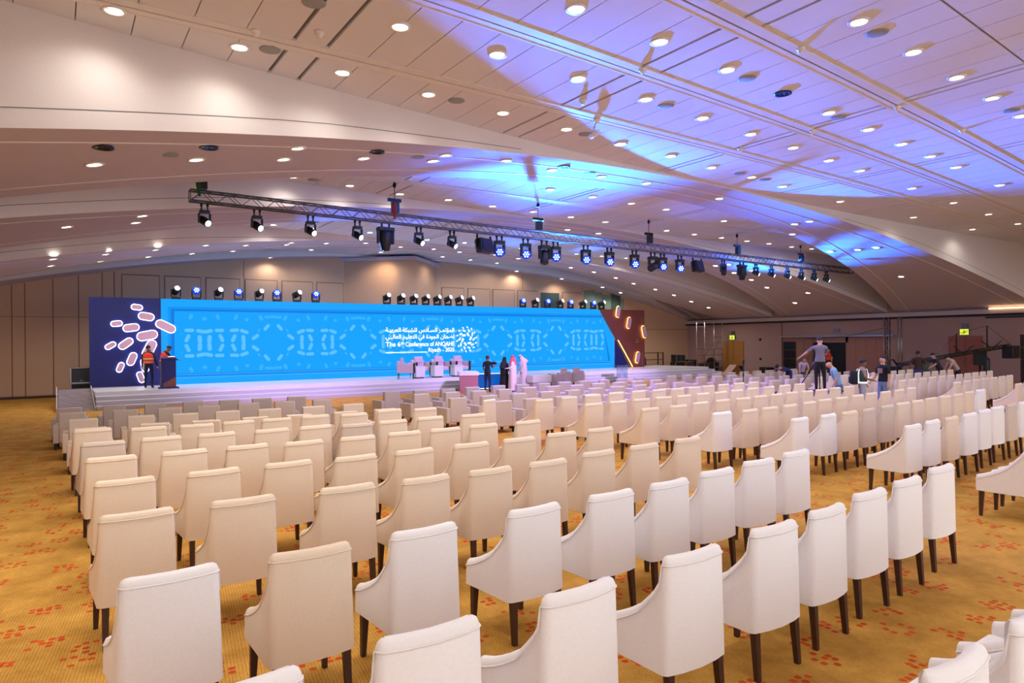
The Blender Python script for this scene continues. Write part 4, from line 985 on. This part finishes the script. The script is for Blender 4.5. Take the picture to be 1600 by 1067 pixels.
# people in the middle
r, Mt, Mh = person('person in black shirt and dark jeans holding a camera before the floor monitor', (16.75, 27.25, 0), -62, {'arm_r': (.02, .10, -.25, -.02, .24, .06), 'arm_l': (.04, .0, -.27, -.02, .16, -.14), 'nod': 5}, cl(SKIND, (18, 16, 22), (18, 24, 52)), 1.72)
t = thing('video_camera', 'black video camera held by the person in the black shirt', 'camera', (17.2, 27.42, 1.33), R(-62))
q = MB(); q.box(-.06, .06, -.1, .14, -.05, .08, bev=.01); q.build('body', BLACK, t)
q = MB(); q.lathe([(.045, .14), (.05, .22), (.002, .225)], 12, Matrix.Rotation(R(-90), 4, 'X')); q.build('lens', BLACKM, t)
q = MB(); q.tube([(0, -.08, .08), (0, -.04, .13), (0, .08, .13), (0, .1, .08)], .012, 6); q.build('handle', BLACK, t)
def robe(root, Mt, m, top=1.46, wide=.30, n=20, name='robe'):
    rnd2 = random.Random(5)
    q = MB(); prof = [(wide, .06), (wide*.93, .45), (wide*.80, .95), (wide*.78, 1.2), (.215, 1.38), (.10, top+.03)]
    rings = []
    for r_, z in prof:
        ring = []
        for k_ in range(n):
            a_ = 2*math.pi*k_/n; f = 1+(.07*math.sin(5*a_+1)+.04*math.sin(9*a_)) * max(0, 1-z/1.3)
            p = Vector((r_*f*math.cos(a_), r_*.74*f*math.sin(a_), z)); ring.append(q.bm.verts.new(Mt @ p if z > .95 else p))
        rings.append(ring)
    for A_, B_ in zip(rings, rings[1:]):
        for k_ in range(n):
            f = q._f([A_[k_], A_[(k_+1) % n], B_[(k_+1) % n], B_[k_]]); f.smooth = True
    return q.build(name, m, root)
def headcloth(root, Mh, m, cord=True, long=.32):
    q = MB(); prof = [(.002, 1.775), (.06, 1.765), (.10, 1.70), (.112, 1.62), (.135, 1.52), (.20, 1.42), (.225, 1.42-long*.4)]
    n = 20; rings = []
    for r_, z in prof:
        ring = []
        for k_ in range(n+1):
            a_ = R(120+300*k_/n)                       # open at the face
            ring.append(q.bm.verts.new(Mh @ Vector((r_*.92*math.cos(a_), r_*math.sin(a_)+.005, z))))
        rings.append(ring)
    for A_, B_ in zip(rings, rings[1:]):
        for k_ in range(n):
            f = q._f([A_[k_], A_[k_+1], B_[k_+1], B_[k_]]); f.smooth = True
    h_ = q.build('headcloth', m, root)
    if cord:
        q = MB(); q.tube([Mh @ Vector((.102*math.cos(R(a_)), .108*math.sin(R(a_)), 1.715)) for a_ in range(0, 361, 24)], .012, 6, cap=False); q.build('head_cord', BLACK, h_)
THOBE = mat('white_thobe', (226, 206, 214), .85); REDG = mat('red_checked_cloth', (206, 84, 104), .85, noise=.35, nscale=90); ABAYA = mat('black_abaya', (14, 14, 22), .8)
r, Mt, Mh = person('person in a black abaya and headscarf standing between the cameraman and the robed man', (17.86, 27.52, 0), -70, {'sleeve': 'long', 'nod': 10}, cl(SKIN, (14, 14, 22), (14, 14, 22)), 1.62, hair=None)
robe(r, Mt, ABAYA, wide=.28); headcloth(r, Mh, ABAYA, False, .7)
r, Mt, Mh = person('person in white robe and red checked headcloth turned toward the woman in black', (17.96, 26.92, 0), 60, {'sleeve': 'long', 'arm_l': (.03, .1, -.25, -.03, .2, -.03)}, cl(SKIN, (226, 206, 214), (226, 206, 214)), 1.70, hair=None)
robe(r, Mt, THOBE, wide=.31); headcloth(r, Mh, REDG)
r, Mt, Mh = person('person in white robe and white headcloth looking down beside the low white table', (19.15, 27.75, 0), 75, {'sleeve': 'long', 'nod': 25, 'lean': 6}, cl(SKIND, (226, 206, 214), (226, 206, 214)), 1.72, hair=None)
robe(r, Mt, THOBE, wide=.30); headcloth(r, Mh, THOBE)

# camera position in the aisle
t = thing('camera_riser', 'low dark camera riser in the aisle under the tripod', 'platform', (19.95, 12.75, 0), R(4))
q = MB(); q.box(-.9, 1.15, -.7, 1.0, .6, .659); q.build('deck', mat('riser_carpet', (52, 46, 50), .9), t)
for x in (-.86, 1.1):
    for y in (-.65, .92):
        q = MB(); q.tube([(x, y, 0), (x, y, .6)], .025, 8); q.build('leg', ALU, t)
for y in (-.65, .92):
    q = MB(); q.tube([(-.86, y, .12), (1.1, y, .12)], .018, 6); q.build('rail', ALU, t)
r, Mt, Mh = person('tall person in grey polo shirt standing on the riser at the tripod, back turned', (19.95, 12.5, .66), -52, {'arm_l': (.20, .10, -.18, .16, .16, -.14), 'arm_r': (-.02, .16, -.22, -.08, .2, -.02), 'nod': 18}, cl(SKIN, (118, 112, 128), (24, 20, 26)), 1.76)
r, Mt, Mh = person('bald person in light blue T-shirt leaning forward beside the tripod', (19.5, 11.6, 0), 35, {'lean': 20, 'nod': 15, 'arm_l': (.02, -.05, -.27, .0, .12, -.24), 'arm_r': (.02, -.10, -.26, .0, .05, -.25)}, cl(SKIN, (122, 156, 190), (70, 96, 130)), 1.76, hair=None)
t = thing('tripod', 'black video tripod with spread legs in front of the person in grey polo', 'tripod', (20.55, 12.9, .66), R(-58))
HX = 1.12
q = MB(); q.lathe([(.06, HX-.05), (.08, HX), (.08, HX+.05), (.04, HX+.07)], 12); q.build('bowl', BLACK, t)
for a in (205, 335, 90):
    q = MB(); ex, ey = .74*math.cos(R(a)), .55*math.sin(R(a)); q.tube([(.05*math.cos(R(a)), .05*math.sin(R(a)), HX), (ex*.5, ey*.5, HX*.5)], .03, 6); lg = q.build('leg', BLACK, t)
    q = MB(); q.tube([(ex*.48, ey*.48, HX*.52), (ex, ey, .02)], .018, 6); q.lathe([(.035, 0), (.035, .05), (.02, .06)], 8, Matrix.Translation((ex, ey, 0))); q.build('lower_leg', BLACKM, lg)
q = MB(); q.tube([(0, 0, .25), (0, 0, HX)], .022, 8); q.build('centre_column', BLACKM, t)
q = MB(); q.tube([(-.05, 0, HX+.1), (-.42, -.5, HX-.1)], .014, 6); q.build('pan_handle', BLACK, t)
t = thing('broadcast_camera', 'black broadcast camera on the tripod, hidden mostly behind the grey polo', 'camera', (20.55, 12.9, 1.9), R(-58))
q = MB(); q.box(-.09, .09, -.16, .22, 0, .2, bev=.015); q.build('body', BLACK, t)
q = MB(); q.lathe([(.06, .22), (.075, .4), (.003, .41)], 12, Matrix.Translation((0, 0, .1)) @ Matrix.Rotation(R(-90), 4, 'X')); q.build('lens', BLACKM, t)
q = MB(); q.box(-.16, -.09, -.2, -.02, .1, .24, bev=.01); q.build('viewfinder', BLACK, t)
r, Mt, Mh = person('person in bright reflective vest with dark backpack, standing in the aisle', (20.56, 11.5, 0), -135, {'nod': 12, 'arm_r': (.02, .05, -.27, -.05, .2, -.05), 'arm_l': (.03, .02, -.27, .0, .14, -.18)}, cl(SKIND, (160, 130, 124), (170, 172, 180)), 1.72)
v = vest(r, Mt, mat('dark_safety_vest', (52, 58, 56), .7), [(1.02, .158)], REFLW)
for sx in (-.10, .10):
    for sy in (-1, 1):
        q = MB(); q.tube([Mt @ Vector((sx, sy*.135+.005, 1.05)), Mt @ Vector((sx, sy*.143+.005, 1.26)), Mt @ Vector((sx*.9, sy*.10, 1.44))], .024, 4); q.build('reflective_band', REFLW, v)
t = thing('backpack', 'dark backpack worn by the person in the reflective vest', 'bag', (20.47, 11.59, 1.16), R(-135))
q = MB(); q.box(-.15, .15, -.2, -.02, -.22, .2, bev=.05); q.build('body', mat('backpack_cloth', (30, 28, 44), .9), t)
q = MB(); q.box(-.11, .11, -.24, -.18, -.18, .02, bev=.02); q.build('pocket', mat('backpack_cloth', (30, 28, 44), .9), t)
r, Mt, Mh = person('person in black printed T-shirt and light blue jeans beside the reflective vest', (21.5, 11.35, 0), 75, {'arm_l': (.05, .02, -.27, .02, .08, -.25), 'arm_r': (.03, .06, -.27, .0, .16, -.15)}, cl(SKIN, (20, 18, 22), (112, 140, 178)), 1.8)
q = MB(); 
for k_ in range(3): q.box(-.09, .09, .128, .134, 1.24+.05*k_, 1.265+.05*k_, Mt)
q.build('shirt_print', mat('pale_print', (200, 170, 170), .6), r)
# beyond, among the far rows
r, Mt, Mh = person('person in navy shirt bending far over between the far boxy chairs', (27.5, 18.75, 0), 80, {'lean': 78, 'nod': -10, 'arm_l': (.02, .14, -.2, .0, .1, -.22), 'arm_r': (.02, .14, -.2, .0, .1, -.22)}, cl(SKIN, (40, 44, 96), (52, 60, 110)), 1.74)
r, Mt, Mh = person('person in pale shirt stooping among the far boxy chairs', (28.5, 18.8, 0), 150, {'lean': 30, 'nod': 10}, cl(SKIN, (196, 176, 206), (90, 80, 110)), 1.6, hair=None)
r, Mt, Mh = person('person in dark brown T-shirt and blue jeans, back turned near the camera crane', (30.7, 14.72, 0), -50, {'arm_l': (.10, -.02, -.27, -.02, .14, -.2), 'arm_r': (.10, .0, -.27, .0, .12, -.2), 'nod': 8}, cl(SKIND, (62, 36, 34), (52, 62, 130)), 1.8)
r, Mt, Mh = person('person in dark navy shirt stooping under the camera crane arm', (32.4, 14.6, 0), 60, {'lean': 30, 'arm_l': (.03, .16, -.2, .0, .2, -.1), 'arm_r': (.03, .16, -.2, .0, .2, -.1)}, cl(SKIN, (40, 38, 56), (30, 28, 40)), 1.78)
r, Mt, Mh = person('person in white T-shirt with small dark print bending near the camera crane', (32.9, 14.1, 0), 45, {'lean': 36, 'nod': 20, 'arm_l': (.02, .12, -.24, .0, .1, -.25), 'arm_r': (.02, .12, -.24, .0, .1, -.25)}, cl(SKIN, (190, 168, 156), (24, 20, 24)), 1.74)
q = MB(); q.capsule(.05, 1.3, -.132, .07, .05, 20, .004); p_ = q.build('shirt_print', BLACK, r); p_.matrix_local = Mt
r, Mt, Mh = person('person in orange vest standing in the dark doorway of the end wall', (41.2, 25.2, 0), 90, {}, cl(SKIN, (40, 36, 40), (60, 40, 34)), 1.74)
vest(r, Mt, ORANGE, [(1.1, .16)])

# ------------------------------------------------------------------ camera crane and loudspeakers at the end wall
t = thing('camera_crane', 'long black camera crane arm on a wheeled column near the end wall', 'crane', (36.2, 14.3, 0))
def cx(px_, Y_=0): return px_
q = MB(); q.lathe([(.20, 0), (.18, .3), (.13, .9), (.14, 1.25), (.09, 1.4)], 10); q.build('column', BLACK, t)
for a in (30, 150, 270):
    q = MB(); q.tube([(0, 0, .2), (.8*math.cos(R(a)), .8*math.sin(R(a)), .12)], .05, 6); q.lathe([(.1, -.04), (.1, .04)], 10, Matrix.Translation((.8*math.cos(R(a)), .8*math.sin(R(a)), .1)) @ Matrix.Rotation(R(90), 4, 'X')); q.build('wheel_leg', BLACKM, t)
P0 = Vector((-4.9, 1.6, 1.15)); P1 = Vector((1.2, -.45, 1.95)); ax = (P1-P0).normalized()
q = MB()
for o_ in ((0, .06, .06), (0, -.06, .06), (0, .06, -.06), (0, -.06, -.06)): q.tube([P0+Vector(o_), P1+Vector(o_)], .03, 6)
for k_ in range(22):
    a_ = P0+(P1-P0)*k_/22; b_ = P0+(P1-P0)*(k_+1)/22; q.tube([a_+Vector((0, .06, -.06)), b_+Vector((0, .06, .06))], .014, 4); q.tube([a_+Vector((0, -.06, .06)), b_+Vector((0, -.06, -.06))], .014, 4)
q.build('boom', BLACK, t)
for f_, hh in ((.72, 1.1), (.5, .95)):
    b_ = P0+(P1-P0)*(.80 if f_ == .72 else .52); q = MB(); q.tube([b_, b_+Vector((0, 0, hh))], .028, 6); q.build('mast', BLACKM, t)
M1 = P0+(P1-P0)*.80+Vector((0, 0, 1.1)); M2 = P0+(P1-P0)*.52+Vector((0, 0, .95))
q = MB(); q.tube([P0+(P1-P0)*.3, M2, M1, P1+Vector((.4, -.1, -.1))], .009, 4); q.build('stay_cable', BLACKM, t)
for f_, dx in ((.58, -.55), (.58, .6), (.85, -.7), (.85, .55)):
    b_ = P0+(P1-P0)*f_; q = MB(); q.tube([b_, b_+Vector((dx, -dx*.3, .36))], .022, 5); q.build('outrigger', BLACKM, t)
q = MB(); q.box(.85, 1.65, -.75, -.3, 1.35, 1.95, bev=.03); q.build('counterweight_box', BLACK, t)
q = MB(); q.tube([P0, P0+Vector((-.25, .05, .25)), P0+Vector((-.55, .1, .2)), P0+Vector((-.6, .1, -.25))], .04, 6); q.box(-5.35, -4.9, 1.4, 1.85, .55, 1.1, bev=.03); q.build('remote_head', BLACK, t)
t = thing('crane_monitor', 'small greenish monitor on a stand beneath the camera crane', 'monitor', (31.75, 14.95, 0))
q = MB(); q.tube([(0, 0, 0), (0, 0, .9)], .025, 6); q.build('stand', BLACKM, t)
q = MB(); q.box(-.3, .3, -.05, .05, .9, 1.25, bev=.01); q.build('case', BLACK, t)
q = MB(); q.box(-.27, .27, -.055, -.05, .93, 1.22); q.build('screen', emis('monitor_green', (30, 70, 60), .6), t)
def pa_box(x, y, z0, w_, d_, h_, rz, label, stack=1, post=True):
    t = thing('loudspeaker', label, 'loudspeaker', (x, y, 0), rz)
    for k_ in range(stack):
        q = MB(); zz = z0+h_*k_; q.box(-w_/2, w_/2, -d_/2, d_/2, zz+.01, zz+h_-.01, bev=.02); b_ = q.build('cabinet', BLACK, t)
        q = MB(); q.box(-w_/2+.03, w_/2-.03, -d_/2-.012, -d_/2, zz+.04, zz+h_-.04); q.build('grille', BLACKM, b_)
    if z0 > .1:
        q = MB(); q.tube([(0, 0, .1), (0, 0, z0)], .035, 8); q.build('pole', BLACKM, t)
        for a_ in (30, 150, 270):
            q = MB(); q.tube([(0, 0, .5), (.45*math.cos(R(a_)), .45*math.sin(R(a_)), .0)], .016, 5); q.build('leg', BLACKM, t)
pa_box(38.5, 15.5, .95, .52, .5, .75, R(-60), 'black loudspeaker on a pole before the reddish oak door')
pa_box(39.6, 13.75, 0, .7, .6, .62, R(-60), 'stacked black loudspeakers close to the crane counterweight', 4)
pa_box(40.3, 27.4, 0, .75, .7, .55, R(-60), 'tall stack of black loudspeakers before the wood-panelled opening', 4)
# vertical truss posts by the end wall
for i, (y, lb) in enumerate(((21.2, 'slim aluminium truss tower by the end wall, beside the wood panels'), (20.45, 'slim aluminium truss tower by the end wall, farther from the wood panels'))):
    t = thing('truss_tower', lb, 'truss', (40.6, y, 0), R(10)); w_ = .13 if i == 0 else .08
    q = MB(); q.box(-.3, .3, -.3, .3, 0, .02); q.build('base_plate', ALU, t)
    for sx in (-1, 1):
        for sy in (-1, 1):
            q = MB(); q.tube([(sx*w_, sy*w_, .02), (sx*w_, sy*w_, 3.55)], .022, 6); q.build('chord', BLACKM if i == 0 and sx > 0 else ALU, t)
    for k_ in range(12):
        z0 = .1+.28*k_; s_ = 1 if k_ % 2 else -1
        q = MB(); q.tube([(-s_*w_, -w_, z0), (s_*w_, -w_, z0+.28)], .011, 4); q.build('brace', ALU, t)
        q = MB(); q.tube([(-w_, -s_*w_, z0), (-w_, s_*w_, z0+.28)], .011, 4); q.build('brace', ALU, t)
q = MB(); q.tube([(41.6, 27., 2.35), (41., 23.5, 2.55), (40.62, 21.45, 2.95)], .012, 5); tag(q.build('slack_cable', BLACK), 'thin dark cable slung from the wood panels to the truss tower', 'cable')
# scaffold tower
t = thing('scaffold_tower', 'tall aluminium scaffold tower standing near the honey oak door', 'scaffold', (39.45, 33.4, 0), R(-2))
SX = (-1.27, -.46, .80, 1.70); SY = (0, 0, .25, .25)
for i, x in enumerate(SX):
    q = MB(); y = SY[i]; q.tube([(x, y, .08), (x, y, 3.62)], .032, 8); q.lathe([(.06, 0), (.06, .05), (.03, .08)], 8, Matrix.Translation((x, y, 0))); q.build('upright', ALU, t)
ROSE = mat('rose_tube', (136, 84, 80), .5)
for i, j, zs_ in ((0, 1, (.3, .75, 1.25, 1.7, 2.15, 3.3)), (2, 3, (.35, .8, 1.25, 1.7, 2.15, 2.55)), (1, 2, (1.25, 1.65, 2.05))):
    for z in zs_:
        q = MB(); q.tube([(SX[i], SY[i], z), (SX[j], SY[j], z)], .02, 6); q.build('rung', ROSE if z > .4 and (i == 2 or z > 1) else ALU, t)
for (a, za, b, zb_) in ((1, 1.25, 2, 2.05), (2, 1.7, 3, 2.5), (0, .35, 1, 1.25)):
    q = MB(); q.tube([(SX[a], SY[a], za), (SX[b], SY[b], zb_)], .018, 6); q.build('diagonal', ROSE, t)
# flight cases and clutter beyond the stage
CASE = mat('flight_case_black', (22, 20, 22), .5)
def case(x, y, z, w_, d_, h_, rz, label, lid=True, drawers=0):
    t = thing('flight_case', label, 'case', (x, y, z), rz, None)
    q = MB(); q.box(-w_/2, w_/2, -d_/2, d_/2, 0, h_, bev=.012); q.build('body', CASE, t)
    for sx in (-1, 1):
        q = MB(); a_, b_ = sorted((sx*(w_/2-.03), sx*(w_/2+.008))); q.box(a_, b_, -d_/2-.008, -d_/2+.03, 0, h_); q.build('edge', ALU, t)
    for z_ in (0, h_-.03) if lid else (0,):
        q = MB(); q.box(-w_/2, w_/2, -d_/2-.008, -d_/2+.01, z_, z_+.03); q.build('edge', ALU, t)
    for k_ in range(drawers):
        q = MB(); zz = .06+(h_-.1)*k_/drawers; q.box(-w_/2+.06, w_/2-.06, -d_/2-.015, -d_/2, zz, zz+(h_-.1)/drawers-.03); dr = q.build('drawer', mat('case_drawer', (48, 46, 50), .4), t)
        q = MB(); q.box(-.06, .06, -d_/2-.03, -d_/2-.015, zz+.03, zz+.05); q.build('handle', ALU, dr)
case(.86, 35.2, 0, .8, .7, .75, 0, 'black flight case on the floor behind the navy backdrop, lower of two')
case(.86, 35.2, .76, .8, .7, .66, 0, 'black flight case stacked behind the navy backdrop, upper of two', True, 1)
for i, (x, y, z, w_, h_, lb, dr) in enumerate(((37.2, 34.3, 0, .95, .8, 'wide black flight case beside the wooden stools', 0), (37.2, 34.3, .81, .8, .5, 'drawer case standing on the wide black flight case', 3), (38.15, 34.0, 0, .8, .95, 'plain black flight case standing between the stools and the scaffold', 0),
      (38.95, 35.0, 0, .8, .85, 'black flight case behind the near scaffold legs', 0), (40.0, 34.7, 0, .9, .62, 'silver-edged open case between the scaffold legs', 2), (41.1, 34.6, 0, 1.0, .7, 'silver-edged rack case before the honey oak door', 3),
      (40.7, 31.9, 0, .6, .5, 'low black case farther along, right of the honey oak door', 0), (41.3, 29.9, 0, .8, .42, 'low black case against the end wall near the speaker stack', 0))):
    case(x, y, z, w_, .6, h_, R(-8), lb, True, dr)
t = thing('folded_drapes', 'heap of folded black drapes lying on the silver-edged rack case', 'fabric', (41.1, 34.6, .7))
q = MB(); q.lathe([(.46, .0), (.42, .14), (.3, .26), (.12, .32), (.01, .33)], 14, sx=1, sy=.6); q.build('heap', mat('black_drape', (18, 17, 20), .95), t)
t = thing('equipment_rack', 'open black equipment rack standing beside the brown backdrop', 'rack', (35.6, 35.4, 0), 0)
for x in (-.95, .95):
    for y in (-.25, .25):
        q = MB(); q.box(x-.03, x+.03, y-.03, y+.03, 0, 1.5); q.build('post', BLACK, t)
for z in (.12, .55, .95, 1.44):
    q = MB(); q.box(-.95, .95, -.25, .25, z, z+.04); q.build('shelf', BLACK, t)
t = thing('draped_cart', 'black draped cart between the brown backdrop and the open rack', 'cart', (34.1, 34.9, 0))
q = MB(); q.lathe([(.5, 0), (.46, .6), (.4, 1.1), (.2, 1.4), (.02, 1.48)], 12, sx=1.0, sy=.6); q.build('cover', mat('black_drape', (18, 17, 20), .95), t)
for i, x in enumerate((36.55, 37.0)):
    t = thing('wooden_stool', 'tall wooden stool %s the black rack' % ('nearer to' if i == 0 else 'one along from'), 'stool', (x, 32.9, 0), .2*i)
    q = MB(); q.lathe([(.18, .82), (.18, .86)], 14); q.build('seat', mat('stool_wood', (128, 74, 48), .5), t)
    for a in range(4):
        q = MB(); q.tube([(.13*math.cos(a*1.57+.7), .13*math.sin(a*1.57+.7), .82), (.22*math.cos(a*1.57+.7), .22*math.sin(a*1.57+.7), 0)], .018, 6); q.build('leg', mat('stool_wood', (128, 74, 48), .5), t)
t = thing('folded_board', 'folded tan board standing tent-like before the flight cases', 'board', (38.6, 30.6, 0))
for s_ in (-1, 1):
    q = MB(); q.poly([(s_*.75, -.3, 0), (0, -.3, .62), (0, .3, .62), (s_*.75, .3, 0)], (0, 0, .02)); q.build('leaf', mat('tan_board', (190, 150, 128), .7), t)
t = thing('microphone_stand', 'black microphone stand among the boxy chairs of the middle block', 'stand', (21.0, 16.2, 0))
q = MB(); q.lathe([(.16, 0), (.16, .02), (.03, .04)], 14); q.build('base', BLACK, t)
q = MB(); q.tube([(0, 0, .02), (0, 0, 1.45)], .016, 8); q.build('pole', BLACKM, t)
q = MB(); q.tube([(0, 0, 1.0), (0, 0, 1.12)], .03, 8); q.build('clutch', BLACK, t)
q = MB(); q.tube([(0, 0, 1.45), (-.02, -.04, 1.62)], [.03, .04], 8); q.build('microphone', BLACK, t)
q = MB(); q.tube([(1.05, 3.0, .008), (.72, 3.4, .008), (.1, 4.2, .008)], .006, 4) if False else None
q.bm.free()
# thin cable on the near carpet
q = MB(); pts = [(-.66, 3.55, .008), (-.58, 3.9, .008), (-.50, 4.25, .008), (-.40, 4.65, .008), (-.37, 5.05, .008), (-.52, 5.5, .008), (-.62, 5.66, .012)]
q.tube(pts, .007, 6); q.lathe([(.03, 0), (.035, .03), (.02, .05)], 8, Matrix.Translation((-.66, 5.7, 0))); tag(q.build('floor_cable', mat('grey_cable', (130, 124, 112), .6)), 'thin grey cable with a small plug lying on the bare carpet', 'cable')
